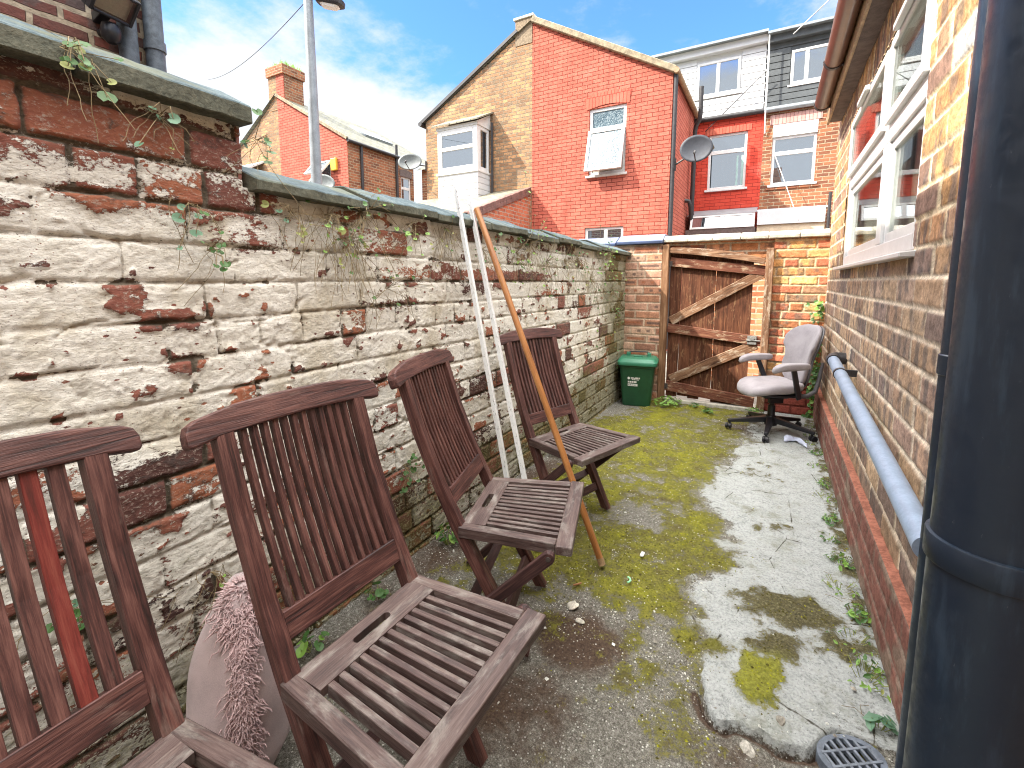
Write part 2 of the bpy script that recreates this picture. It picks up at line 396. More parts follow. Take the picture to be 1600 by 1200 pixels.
def relief(name, U, V, pos, colr, facemask, mat, parent=None, extra=None, flip=False, attr='col', alpha=None):
    """grid relief mesh; U,V 1d; pos (nv,nu,3); colr (nv,nu,3 or 4)"""
    nv, nu = len(V), len(U)
    idx = np.arange(nv * nu).reshape(nv, nu)
    q = np.stack([idx[:-1, :-1], idx[:-1, 1:], idx[1:, 1:], idx[1:, :-1]], -1)[facemask]
    if flip: q = q[:, ::-1]
    P = pos.reshape(-1, 3); C = colr.reshape(nv * nu, -1)
    if C.shape[1] == 3: C = np.concatenate([C, np.ones((len(C), 1))], 1)
    if extra is not None:
        ev, ef, ec = extra
        q = np.concatenate([q, np.array(ef) + len(P)]); P = np.concatenate([P, np.array(ev)])
        C = np.concatenate([C, np.tile(np.array([ec]), (len(ev), 1))])
    off = Vector((0, 0, 0)); p = parent
    while p is not None: off = off + wloc(p); p = p.parent
    P = P - np.array(off)
    me = bpy.data.meshes.new(name); me.vertices.add(len(P)); me.vertices.foreach_set('co', P.astype(np.float32).ravel())
    me.loops.add(len(q) * 4); me.loops.foreach_set('vertex_index', q.astype(np.int32).ravel())
    me.polygons.add(len(q)); me.polygons.foreach_set('loop_start', np.arange(0, len(q) * 4, 4, dtype=np.int32))
    me.update(calc_edges=True); me.validate()
    a = me.attributes.new(attr, 'FLOAT_COLOR', 'POINT'); a.data.foreach_set('color', C.astype(np.float32).ravel())
    me.polygons.foreach_set('use_smooth', [True] * len(me.polygons))
    me.materials.append(mat)
    o = bpy.data.objects.new(name, me); col.objects.link(o)
    if parent: o.parent = parent
    return o
def boxvf(lo, hi, faces='xXyYzZ'):
    x0, y0, z0 = lo; x1, y1, z1 = hi
    v = [(x0,y0,z0),(x1,y0,z0),(x1,y1,z0),(x0,y1,z0),(x0,y0,z1),(x1,y0,z1),(x1,y1,z1),(x0,y1,z1)]
    F = dict(z=(0,3,2,1), Z=(4,5,6,7), y=(0,1,5,4), X=(1,2,6,5), Y=(2,3,7,6), x=(3,0,4,7))
    return v, [F[c] for c in faces]
def merge_vf(*a):
    v = []; f = []
    for vv, ff in a:
        b = len(v); v += vv; f += [tuple(i + b for i in q) for q in ff]
    return v, f

# ================================================================== camera, light, sky
H = 1.42
cam = bpy.data.cameras.new('camera'); cam.sensor_width = 36; cam.lens = 720 / 1600 * 36
cam.shift_y = -75 / 1600; cam.clip_start = .02; cam.clip_end = 2000
co = bpy.data.objects.new('camera', cam); col.objects.link(co)
co.location = (0, 0, H); co.rotation_euler = (R(90 - 6.7), 0, R(29.49)); sc.camera = co
LD = Vector((1, .72, -1.19)).normalized()
sun = bpy.data.lights.new('sun', 'SUN'); sun.energy = SUN_E = 2.25; sun.angle = R(.5); sun.color = (1, .93, .82)
so = bpy.data.objects.new('sun', sun); col.objects.link(so)
so.rotation_euler = LD.to_track_quat('-Z', 'Y').to_euler(); so.location = (-6, -4, 12)
w = bpy.data.worlds.new('World'); sc.world = w; w.use_nodes = True
t = w.node_tree; t.nodes.clear()
def wn(typ, **k):
    x = t.nodes.new(typ)
    for a, b in k.items(): setattr(x, a, b)
    return x
sky = wn('ShaderNodeTexSky', sky_type='NISHITA'); sky.sun_disc = False
sky.sun_elevation = math.asin(-LD.z); sky.sun_rotation = math.atan2(-LD.x, -LD.y)
sky.air_density = 1.3; sky.dust_density = .4; sky.ozone_density = 2.5
tc = wn('ShaderNodeTexCoord'); sep = wn('ShaderNodeSeparateXYZ'); t.links.new(tc.outputs['Generated'], sep.inputs[0])
den = wn('ShaderNodeMath', operation='ADD'); t.links.new(sep.outputs[2], den.inputs[0]); den.inputs[1].default_value = .22
den2 = wn('ShaderNodeMath', operation='MAXIMUM'); t.links.new(den.outputs[0], den2.inputs[0]); den2.inputs[1].default_value = .05
dv = wn('ShaderNodeVectorMath', operation='DIVIDE'); t.links.new(tc.outputs['Generated'], dv.inputs[0]); 
cmb = wn('ShaderNodeCombineXYZ')
for i in range(3): t.links.new(den2.outputs[0], cmb.inputs[i])
t.links.new(cmb.outputs[0], dv.inputs[1])
mp = wn('ShaderNodeMapping'); t.links.new(dv.outputs[0], mp.inputs[0]); mp.inputs['Location'].default_value = CLOUD_OFF = (3.1, 1.7, 0); mp.inputs['Scale'].default_value = (1, 1, 0)
def wnoise(scale, detail, rough, dist=0.):
    x = wn('ShaderNodeTexNoise'); t.links.new(mp.outputs[0], x.inputs['Vector']); x.inputs['Scale'].default_value = scale
    x.inputs['Detail'].default_value = detail; x.inputs['Roughness'].default_value = rough; x.inputs['Distortion'].default_value = dist; return x.outputs[0]
def wmath(op, a, b):
    x = wn('ShaderNodeMath', operation=op)
    for i, q in enumerate((a, b)):
        if isinstance(q, (int, float)): x.inputs[i].default_value = q
        else: t.links.new(q, x.inputs[i])
    return x.outputs[0]
cn = wmath('ADD', wmath('MULTIPLY', wnoise(1.1, 9, .6, .3), .7), wmath('MULTIPLY', wnoise(4.5, 6, .65), .3))
# a bank of cumulus low in the sky, thin veils above it
low = wn('ShaderNodeMapRange'); t.links.new(sep.outputs[2], low.inputs[0]); low.interpolation_type = 'SMOOTHSTEP'
for i, q in enumerate((.28, .43, .27, .0)): low.inputs[i + 1].default_value = q
cs = wmath('ADD', cn, low.outputs[0])
cr = wn('ShaderNodeMapRange'); t.links.new(cs, cr.inputs[0]); cr.interpolation_type = 'SMOOTHSTEP'
for i, q in enumerate((.47, .64, 0.03, .98)): cr.inputs[i + 1].default_value = q
tint = wn('ShaderNodeMix', data_type='RGBA', blend_type='MULTIPLY'); tint.inputs[0].default_value = 1
t.links.new(sky.outputs[0], tint.inputs[6]); tint.inputs[7].default_value = SKY_TINT = (.175, .305, .50, 1)
mx = wn('ShaderNodeMix', data_type='RGBA'); t.links.new(cr.outputs[0], mx.inputs[0]); t.links.new(tint.outputs[2], mx.inputs[6]); mx.inputs[7].default_value = CLOUD_C = (1.35, 1.4, 1.46, 1)
# bright cloud added out of view, overhead and behind, to fill the shade
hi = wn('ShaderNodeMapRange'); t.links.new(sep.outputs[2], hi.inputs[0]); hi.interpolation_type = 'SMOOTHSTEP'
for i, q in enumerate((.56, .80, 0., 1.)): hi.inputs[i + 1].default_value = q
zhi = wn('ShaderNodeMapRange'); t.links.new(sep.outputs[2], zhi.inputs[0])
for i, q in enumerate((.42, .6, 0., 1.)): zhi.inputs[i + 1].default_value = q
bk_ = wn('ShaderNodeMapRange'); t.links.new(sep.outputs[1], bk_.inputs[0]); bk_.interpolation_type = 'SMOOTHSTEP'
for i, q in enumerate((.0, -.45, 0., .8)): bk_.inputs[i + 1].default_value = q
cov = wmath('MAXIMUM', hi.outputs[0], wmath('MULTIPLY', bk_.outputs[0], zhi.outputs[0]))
mx2 = wn('ShaderNodeMix', data_type='RGBA'); t.links.new(cov, mx2.inputs[0]); t.links.new(mx.outputs[2], mx2.inputs[6]); mx2.inputs[7].default_value = CLOUD_FILL = (10.4, 10.1, 9.7, 1)
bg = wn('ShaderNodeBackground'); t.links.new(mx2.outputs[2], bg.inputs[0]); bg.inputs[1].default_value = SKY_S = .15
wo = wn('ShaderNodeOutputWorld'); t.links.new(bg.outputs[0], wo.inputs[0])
sc.view_settings.view_transform = 'Standard'; sc.view_settings.look = 'None'; sc.view_settings.gamma = 1; sc.view_settings.exposure = EXPO = 2.36
sc.cycles.max_bounces = 8; sc.cycles.diffuse_bounces = 5; sc.cycles.transparent_max_bounces = 12
sc.cycles.sample_clamp_indirect = 8; sc.cycles.blur_glossy = .3; sc.cycles.filter_width = 1.05

# ================================================================== ground, yard floor
XL, XR, YB = -1.6, .47, 5.7
def ground_mat():
    m = simple('alley_ground', (.16, .15, .13), .95, .4, 2, .4); return m
g = MB(); g.quad((-400, -400, -.09), (400, -400, -.09), (400, 900, -.09), (-400, 900, -.09))
tag(g.build('ground', ground_mat()), kind='structure')

SLAB = [(-.14, 6.2), (-.12, 4.51), (-.33, 3.74), (-.31, 3.24), (-.16, 2.78), (-.1, 2.59), (-.22, 2.33), (-.27, 2.14), (-.25, 1.96), (-.16, 1.84), (-.15, 1.68), (-.12, 1.55), (-.06, 1.51), (.08, 1.53), (.19, 1.57), (.31, 1.66), (.8, 1.72), (.8, 6.2)]
def sdpoly(X, Y, P):
    d = np.full(X.shape, 1e9); ins = np.zeros(X.shape, bool); n = len(P)
    for i in range(n):
        ax, ay = P[i]; bx, by = P[(i + 1) % n]; ex, ey = bx - ax, by - ay
        tt = np.clip(((X - ax) * ex + (Y - ay) * ey) / (ex * ex + ey * ey), 0, 1)
        d = np.minimum(d, np.hypot(X - ax - tt * ex, Y - ay - tt * ey))
        c = ((ay > Y) != (by > Y)) & (X < (bx - ax) * (Y - ay) / (by - ay + 1e-12) + ax); ins ^= c
    return np.where(ins, d, -d)
U = grid_lines([-1.75, .6], .008); V = grid_lines([-.6, .9, 2.6, 5.72], [.02, .007, .011])
X, Y = np.meshgrid(U, V)
wX = X + .1 * (fbm(X * 3.1, Y * 3.1, 1, 4) - .5) + .09 * (fbm(X * 11, Y * 11, 91, 4) - .5); wY = Y + .1 * (fbm(X * 3, Y * 3, 2, 4) - .5) + .09 * (fbm(X * 11, Y * 11, 92, 4) - .5)
sd = sdpoly(wX, wY, SLAB)
n4 = fbm(X * 2.2, Y * 2.2, 5, 5); n5 = fbm(X * 9, Y * 9, 6, 5); n6 = fbm(X * 40, Y * 40, 7, 3); n7 = fbm(X * 22, Y * 22, 8, 4)
slab = sst(-.13, .15, sd + .32 * (fbm(X * 5, Y * 5, 3, 5) - .5) + .16 * (n7 - .5))     # pale concrete showing
sdE = sdpoly(X + .03 * (fbm(X * 11, Y * 11, 95, 5) - .5) * 2, Y + .045 * (fbm(X * 8, Y * 8, 4, 5) - .5) * 2, SLAB)
slab = slab * (1 - sst(1.78, 1.64, Y)) + sst(-.004, .004, sdE) * sst(1.78, 1.64, Y)
low = sst(.002, -.003, sdE) * sst(1.66, 1.57, Y)                                # where the slab has broken away
slab *= 1 - sst(.15, .6, low)
moss = .86 * sst(1.05, 2.0, Y + .5 * (n4 - .5)) * sst(XL + .02, XL + .45, X + .3 * (n5 - .5))
for mx_, my_, sx, sy, a in ((-.92, 3.9, .35, .45, .95), (-.8, 2.8, .3, .4, .85), (-.45, 2.4, .22, .25, .9), (-.35, 3.0, .2, .35, .7), (-1.2, 4.4, .35, .7, 1.15), (-1.0, 5.0, .35, .5, 1.2), (-.4, 1.95, .16, .25, .8), (-.3, 1.62, .12, .14, .7)):
    moss = np.maximum(moss, a * gauss(wX, wY, mx_, my_, sx, sy))
moss *= 1 - .8 * gauss(wX, wY, -.62, 2.75, .16, .2) - .5 * gauss(wX, wY, -.2, 4.7, .3, .4)
patch = np.maximum.reduce([1.35 * gauss(wX, wY, .14, 2.20, .2, .15), 1.1 * gauss(wX, wY, .08, 1.98, .13, .11), 1.15 * gauss(wX, wY, .31, 2.05, .14, .11), .95 * gauss(wX, wY, -.1, 1.86, .06, .08), .5 * gauss(wX, wY, -.05, 3.9, .2, .3), .45 * gauss(wX, wY, .1, 3.0, .25, .25)])
bright = np.maximum(1.3 * gauss(wX, wY, .05, 1.73, .075, .14), .85 * gauss(wX, wY, -.12, 1.85, .06, .06))
patch = np.maximum(patch, sst(.13, .03, XR - .035 - X + .16 * (n5 - .5)) * .8 * sst(1.9, 2.3, Y))
patch = sst(.15, .95, patch * .8 + (n5 - .5) * .9 + (n7 - .5) * .6); bright = sst(.15, .85, bright * .85 + (n5 - .5) * .7 + (n7 - .5) * .5)
mossm = sst(.05, 1.0, moss * .85 + (n4 - .5) * .7 + (n5 - .5) * .9 + (n7 - .5) * .7)
soil = np.maximum.reduce([1.1 * gauss(wX, wY, -.62, 1.62, .2, .2), .75 * gauss(wX, wY, -.75, 1.25, .35, .25), .8 * gauss(wX, wY, -1.45, 2.6, .2, 1.6), .6 * gauss(wX, wY, .0, 1.38, .2, .1), .7 * gauss(wX, wY, -.15, 5.0, .35, .35)])
soil = np.maximum(soil, 1.3 * sst(-.05, -.012, sdE) * sst(.6, .9, low)); mossm = np.maximum(mossm, .5 * sst(.25, .55, .5 * gauss(wX, wY, -.22, 1.42, .22, .2) + .9 * (n5 - .5))); mossm *= 1 - .8 * sst(-.07, -.02, sdE) * low
C = np.stack([slab, np.clip(mossm * (1 - slab) + slab * np.maximum(patch, bright), 0, 1), np.clip(np.maximum(bright * slab, (1 - slab) * sst(.72, 1.3, moss + .9 * (n5 - .5) + .5 * (n7 - .5))), 0, 1), np.clip(soil + .5 * (n5 - .5), 0, 1)], -1)
Z = .012 * (n4 - .5) + .009 * (n5 - .5) + .008 * (n7 - .5) + .007 * (n6 - .5) * (1 - .5 * slab) - .020 * (1 - slab) - .004 * low - .010 * low * n5 - .034 * low * sst(-.02, -.005, sdE) + .016 * C[..., 1] * n6
Z = Z - .05 * sst(.09, .05, np.hypot(X - .285, Y - 1.575)) 
FU, FV, FM, FB, FZ = U, V, C[..., 1], C[..., 2], Z
pos = np.stack([X, Y, Z], -1)
def floor_mat():
    m = N('mossy_concrete'); v = m.coord(); at = m.attr('col'); sp = m.n('ShaderNodeSeparateColor'); m.l(at.outputs['Color'], sp.inputs[0])
    slab, moss, br = sp.outputs; soil = at.outputs['Alpha']
    f1 = m.noise(v, 90, 5, .72); f2 = m.noise(v, 22, 6, .68); f3 = m.noise(v, 5, 5, .6); f4 = m.noise(v, 260, 3, .7)
    sl = m.rng(m.math('ADD', slab, m.math('ADD', m.math('MULTIPLY', m.math('SUBTRACT', f1, .5), .8), m.math('MULTIPLY', m.math('SUBTRACT', f2, .5), .8))), .36, .64)
    conc = m.ramp(m.math('ADD', m.math('MULTIPLY', f1, .6), m.math('MULTIPLY', f2, .4)), [(.12, (.10, .105, .10)), (.32, (.27, .285, .275)), (.52, (.45, .475, .465)), (.85, (.64, .66, .65))])
    conc = m.mix(m.math('MULTIPLY', m.rng(f3, .5, .85), .5), conc, (.26, .28, .21))
    conc = m.mix(m.math('MULTIPLY', m.rng(m.voro(v, 75), .08, .2, 1., 0.), .6), conc, (.06, .06, .045))
    grav = m.ramp(m.math('ADD', m.math('MULTIPLY', f1, .5), m.math('MULTIPLY', f4, .5)), [(.2, (.035, .032, .025)), (.45, (.14, .132, .11)), (.62, (.30, .29, .255)), (.82, (.58, .58, .53))])
    conc = m.mix(m.math('MULTIPLY', m.rng(m.math('ADD', m.math('MULTIPLY', f2, .65), m.math('MULTIPLY', f3, .45)), .56, .80), .6), conc, m.mix(f1, (.10, .10, .07), (.33, .33, .27)))
    vc_ = m.n('ShaderNodeTexVoronoi', feature='DISTANCE_TO_EDGE'); m.l(m.mapping(v, (1, 1, 0)), vc_.inputs['Vector']); vc_.inputs['Scale'].default_value = 2.3
    conc = m.mix(m.math('MULTIPLY', m.rng(m.math('ADD', vc_.outputs['Distance'], m.math('MULTIPLY', f2, .02)), .018, .010), m.rng(f3, .45, .6)), conc, (.07, .065, .05))
    vg = m.n('ShaderNodeTexVoronoi'); m.l(v, vg.inputs['Vector']); vg.inputs['Scale'].default_value = 95; vgc = m.n('ShaderNodeSeparateColor'); m.l(vg.outputs['Color'], vgc.inputs[0])
    grit = m.math('MULTIPLY', m.rng(vg.outputs['Distance'], .34, .22), m.rng(vgc.outputs[0], .62, .66))
    soilf = m.math('MULTIPLY', m.rng(m.math('ADD', m.math('MULTIPLY', soil, .8), m.math('MULTIPLY', f2, .4)), .35, .85), .9)
    grav = m.mix(soilf, grav, m.mix(f1, (.022, .016, .011), (.15, .088, .058)))
    grav = m.mix(m.math('MULTIPLY', grit, m.math('SUBTRACT', 1., m.math('MULTIPLY', soilf, .7))), grav, m.mix(vgc.outputs[1], (.28, .27, .24), (.66, .66, .60)))
    base = m.mix(sl, grav, conc)
    mosc = m.ramp(m.math('ADD', m.math('MULTIPLY', f1, .6), m.math('MULTIPLY', f2, .4)), [(.15, (.028, .026, .009)), (.42, (.11, .102, .022)), (.65, (.20, .19, .032)), (.9, (.32, .31, .08))])
    mosb = m.ramp(m.math('ADD', m.math('MULTIPLY', f1, .6), m.math('MULTIPLY', f2, .4)), [(.15, (.05, .055, .006)), (.45, (.19, .19, .013)), (.7, (.32, .32, .022)), (.9, (.45, .44, .06))])
    mosd = m.ramp(f1, [(.2, (.025, .021, .008)), (.55, (.10, .085, .028)), (.85, (.24, .22, .12))])
    f5 = m.noise(v, 7.5, 5, .65); mosc = m.mix(m.math('MULTIPLY', m.rng(f5, .50, .78), .75), mosc, m.ramp(f1, [(.2, (.03, .024, .010)), (.55, (.10, .082, .030)), (.85, (.22, .19, .09))])); mosc = m.mix(sl, mosc, mosd); mosc = m.mix(br, mosc, mosb)
    mf = m.rng(m.math('ADD', moss, m.math('ADD', m.math('MULTIPLY', m.math('SUBTRACT', f2, .5), .8), m.math('MULTIPLY', m.math('SUBTRACT', f1, .5), 1.0))), .25, .70)
    c = m.mix(m.math('MULTIPLY', mf, .94), base, mosc)
    c = m.mix(m.math('MULTIPLY', m.math('MULTIPLY', grit, m.rng(vgc.outputs[2], .72, .76)), m.math('SUBTRACT', 1., sl)), c, (.6, .6, .54))
    m.base(c).p(Roughness=.95); m.b.inputs['Specular IOR Level'].default_value = .15
    m.bump(m.math('ADD', m.math('ADD', f1, m.math('MULTIPLY', f2, .8)), m.math('MULTIPLY', f4, .4)), .95, .009)
    return m.m
tag(relief('yard_floor', U, V, pos, C, np.ones((len(V) - 1, len(U) - 1), bool), floor_mat()), kind='structure')

# ================================================================== old whitewashed boundary wall (left)
def old_wall_mat():
    m = N('flaking_whitewash'); v = m.coord(); at = m.attr('col'); sp = m.n('ShaderNodeSeparateColor'); m.l(at.outputs['Color'], sp.inputs[0])
    tone, prof, paint = sp.outputs; moss = at.outputs['Alpha']
    vs = m.mapping(v, (1, 1, 1.7))
    f1 = m.noise(vs, 70, 6, .74, .3); f2 = m.noise(vs, 14, 6, .65, .4); f3 = m.noise(v, 3.2, 5, .6); f4 = m.noise(vs, 150, 4, .7)
    bt = m.math('ADD', m.math('MULTIPLY', tone, .55), m.math('ADD', m.math('MULTIPLY', f2, .3), m.math('MULTIPLY', f1, .15)))
    br = m.ramp(bt, [(.15, (.06, .036, .033)), (.36, (.16, .068, .054)), (.55, (.25, .095, .07)), (.74, (.36, .135, .072)), (.9, (.25, .15, .12))])
    br = m.mix(m.math('MULTIPLY', m.rng(f1, .52, .72), .75), br, (.42, .36, .3))        # lime bloom left on bare brick
    br = m.mix(m.math('MULTIPLY', m.rng(f2, .5, .72), .8), br, (.075, .06, .055))
    mo = m.mix(f1, (.03, .026, .02), (.24, .20, .15))
    bm_ = m.mix(m.rng(prof, .3, .75), mo, br)
    pc = m.ramp(m.math('ADD', m.math('MULTIPLY', f1, .5), m.math('MULTIPLY', f2, .5)), [(.10, (.15, .13, .10)), (.27, (.42, .38, .31)), (.44, (.70, .67, .59)), (.75, (.85, .83, .765))])
    pc = m.mix(m.math('MULTIPLY', m.rng(f3, .48, .72), .55), pc, m.mix(f1, (.28, .26, .2), (.62, .52, .34)))
    pc = m.mix(m.math('MULTIPLY', m.rng(m.math('ADD', m.math('MULTIPLY', f4, .75), m.math('MULTIPLY', f2, .25)), .60, .74), .75), pc, (.16, .12, .09))    # pinholes and flecks
    pc = m.mix(m.math('MULTIPLY', m.rng(m.math('ADD', prof, m.math('MULTIPLY', f2, .7)), .62, .25), .85), pc, m.mix(f1, (.05, .042, .032), (.40, .35, .27)))
    ch = m.voro(m.mapping(v, (1, 1, 1.9)), 17); chm = m.math('MULTIPLY', m.rng(m.math('ADD', ch, m.math('MULTIPLY', f1, .22)), .27, .22), m.rng(m.noise(v, 3.4, 4, .6), .36, .6))
    ch2 = m.voro(m.mapping(v, (1, 1, 1.6)), 52); chm = m.math('MAXIMUM', chm, m.math('MULTIPLY', m.rng(m.math('ADD', ch2, m.math('MULTIPLY', f4, .25)), .27, .2), m.rng(m.noise(v, 5.1, 4, .6), .45, .62)))      # dirt in the joints
    pf = m.math('ADD', paint, m.math('ADD', m.math('MULTIPLY', m.math('SUBTRACT', f1, .5), .75), m.math('MULTIPLY', m.math('SUBTRACT', f2, .5), .7)))
    pf = m.math('SUBTRACT', pf, m.math('MULTIPLY', chm, .8))
    pf = m.rng(pf, .46, .54)
    c = m.mix(pf, bm_, pc)
    mf = m.rng(m.math('ADD', moss, m.math('ADD', m.math('MULTIPLY', m.math('SUBTRACT', f2, .5), .9), m.math('MULTIPLY', m.math('SUBTRACT', f1, .5), .5))), .3, .85)
    c = m.mix(m.math('MULTIPLY', mf, .75), c, m.ramp(f1, [(.3, (.03, .032, .012)), (.55, (.13, .125, .045)), (.75, (.26, .24, .09))]))
    m.base(c).p(Roughness=.92); m.b.inputs['Specular IOR Level'].default_value = .15
    h = m.math('ADD', m.math('ADD', m.math('MULTIPLY', pf, .35), m.math('MULTIPLY', f1, .7)), m.math('MULTIPLY', f2, .5))
    m.bump(h, .9, .007)
    return m.m
YT, ZT, ZLOW = .955, 1.95, 1.74
wall = thing('garden_wall', (XL - .15, 2.8, 0), 'old brick wall with flaking whitewash and grey coping stones behind the wooden chairs', 'wall')
U = grid_lines([-.9, .3, 1.2, 2.4, YT + 0 if False else 5.75], [.02, .0045, .006, .010]); U = np.sort(np.unique(np.append(U, [YT, YT + .001])))
V = grid_lines([-.12, ZLOW, ZT], [.006, .006])
UU, VV = np.meshgrid(U, V)
row, idx, l, r_, vb, vt = brick_cells(UU, VV, .1185, .325, 11, 4, .1, .008)
e = np.minimum(np.minimum(l, r_), np.minimum(vb, vt)) - .0035 + .012 * (fbm(UU * 30, VV * 30, 21, 4) - .5)
prof = sst(-.002, .009, e)
tone = _h(idx, row, 31); prot = (_h(idx, row, 32) - .5) * .007; tilt = (_h(idx, row, 33) - .5) * .009
bare = np.zeros_like(UU)
for y_, z_, sy, sz, a in ((.55, 1.85, .65, .10, .95), (.55, 1.76, .45, .07, .5), (.85, 1.68, .22, .09, 1.0), (.57, 1.645, .09, .035, 1.0), (.95, 1.58, .2, .07, .75), (1.75, 1.47, .3, .06, .7), (2.7, 1.46, .75, .045, 1.0), (2.4, 1.38, .35, .05, .75), (1.7, 1.3, .22, .06, .6), (.72, .86, .22, .05, 1.0), (.5, .74, .3, .05, .8), (1.1, .62, .35, .05, .7), (3.4, 1.33, .3, .06, .6), (4.2, 1.2, .7, .1, .45), (4.7, .3, .12, .09, 1.0), (2.5, .75, .4, .1, .6), (1.55, .95, .15, .06, .55), (.74, 1.16, .05, .03, .9), (.35, .9, .2, .05, .7)):
    bare = np.maximum(bare, a * gauss(UU, VV, y_, z_, sy, sz))
cb = _h(idx, row, 34)                                                     # whole bricks that lost their coat
bare = bare * (.55 + .75 * cb) + .7 * sst(.80, .9, cb) * sst(1.0, 2.0, UU)
bare = np.maximum(bare, .55 * sst(.72, .35, VV) * (.35 + .65 * cb)); bare = np.maximum(bare, .62 * sst(.625, .73, fbm(UU * 6.5, VV * 10, 77, 5))); bare = np.maximum(bare, 0.7 * sst(.695, .76, fbm(UU * 16, VV * 24, 76, 4)))
jb = 1 - sst(.0, .03, e)
fade = sst(.35, .62, fbm(UU * 3.1, VV * 5.2, 71, 4))                     # joints drowned in limewash
perp = np.minimum(l, r_) < np.minimum(vb, vt)
fade = np.clip(fade + .45 * sst(1.1, 2.2, UU) + .2 * sst(.9, .5, VV), 0, 1)
keep = np.where(perp, .42 + .58 * fade, .6 + .4 * fade)
paint = 1.02 - 1.05 * bare - .20 * (fbm(UU * 7, VV * 12, 41, 5) - .35) - .12 * jb
soft = sst(.35, .75, paint)                                               # where lime fills the joints
lumps = fbm(UU * 9, VV * 12, 42, 4) - .5; fine = fbm(UU * 45, VV * 60, 43, 3) - .5
prof_s = 1 - (1 - prof) * (1 - soft * (1 - keep))
hgt = prof * .017 * (1 - soft) + prof_s * .0075 * soft + .002 * soft * sst(.0, .02, vt) + soft * .004 * (fbm(UU * 95, VV * 120, 78, 3) - .5) + prot * (1 - .5 * soft) + tilt * (VV - (row + .5) * .1185) * .8 + lumps * .0035 + fine * .005 + .0022 * sst(.50, .53, fbm(UU * 11, VV * 16, 79, 5)) * soft
crack = sst(.03, .0, np.abs(fbm(UU * 3.3, VV * 9, 46, 3) - .47)) * sst(.6, .75, fbm(UU * 2, VV * 3, 47, 2)); hgt -= .012 * crack * jb
hole = sst(.80, .86, _h(idx, row, 35)) * sst(.012, -.004, np.minimum(vb, l)) * sst(.45, .6, fbm(UU * 5, VV * 5, 48, 3)); hgt -= .02 * hole; paint -= .8 * hole; prof = prof * (1 - hole)
hgt += .014 * (fbm(UU * .8, VV * 1.1, 44, 3) - .5) + .0025 * sst(.55, .75, fbm(UU * 5, VV * 8, 45, 4)) * soft
mossw = .75 * sst(4.2, 5.3, UU) * (.4 + .8 * fbm(UU * 4, VV * 4, 49, 4)) + .55 * sst(.6, .05, VV) + .35 * sst(.9, .55, VV) * sst(.35, .65, fbm(UU * 3, VV * 3, 50, 4)) + .5 * sst(1.62, 1.74, VV) * sst(1.2, 1.8, UU) * sst(.35, .7, fbm(UU * 5, VV * 8, 51, 4)) + .6 * sst(1.8, 4.0, UU) * fbm(UU * 3, VV * 3, 52, 4)
pos = np.stack([XL + hgt, UU, VV], -1)
C = np.stack([tone, prof_s, np.clip(paint, 0, 1), np.clip(mossw, 0, 1)], -1)
uc = (U[:-1] + U[1:]) / 2; vc = (V[:-1] + V[1:]) / 2
mask = ~((uc[None, :] > YT) & (vc[:, None] > ZLOW))
core = merge_vf(boxvf((XL - .3, -.9, -.12), (XL - .012, YT - .004, ZT)), boxvf((XL - .3, YT - .004, -.12), (XL - .012, 5.75, ZLOW)), boxvf((XL - .012, YT - .012, ZLOW - .1), (XL + .006, YT, ZT), 'XYZ'))
MAT['oldwall'] = old_wall_mat()
relief('brickwork', U, V, pos, C, mask, MAT['oldwall'], wall, extra=(core[0], core[1], (.5, .8, .2, .2)), flip=False)
def coping_slab(y0, y1, z, dz=0., tw=0.):
    b = MB(); x1 = XL + .072; ny = 9
    fh = .043 if z > 1.9 else .026
    prof_ = [(x1, z - .012), (x1 - .003, z + fh), (x1 - .17, z + fh + (.08 if z > 1.9 else .068)), (x1 - .24, z + fh + (.085 if z > 1.9 else .072)), (x1 - .42, z + .04), (x1 - .42, z - .012)]
    # subdivided and roughened along its length
    rows = []
    for i in range(ny + 1):
        y = y0 + (y1 - y0) * i / ny
        for k, (x, zz) in enumerate(prof_):
            rows.append((x + rng.uniform(-.0025, .0025), y, zz + dz + tw * (y - y0) + rng.uniform(-.002, .002)))
    n = len(prof_); fs = []
    for i in range(ny):
        for k in range(n):
            k2 = (k + 1) % n; fs.append((i*n+k, i*n+k2, (i+1)*n+k2, (i+1)*n+k))
    fs += [tuple(range(n)), tuple(range(ny * n, ny * n + n))]
    b.add(rows, fs)
    return b.build('coping_slab', MAT['coping'], wall, bevel=.004)
y = -.9
for L_ in (.72, .705, .445):
    coping_slab(y + .004, y + L_ - .004, ZT + .003, rng.uniform(-.004, .004)); y += L_
y = YT + .012
for k, L_ in enumerate((.50, .47, .52, .48, .55, .5, .56, .5, .6)):
    coping_slab(y + .004, min(y + L_ - .004, 5.70), ZLOW + .002 + (.01 if k % 2 else 0), rng.uniform(-.003, .006), rng.uniform(-.012, .012)); y += L_

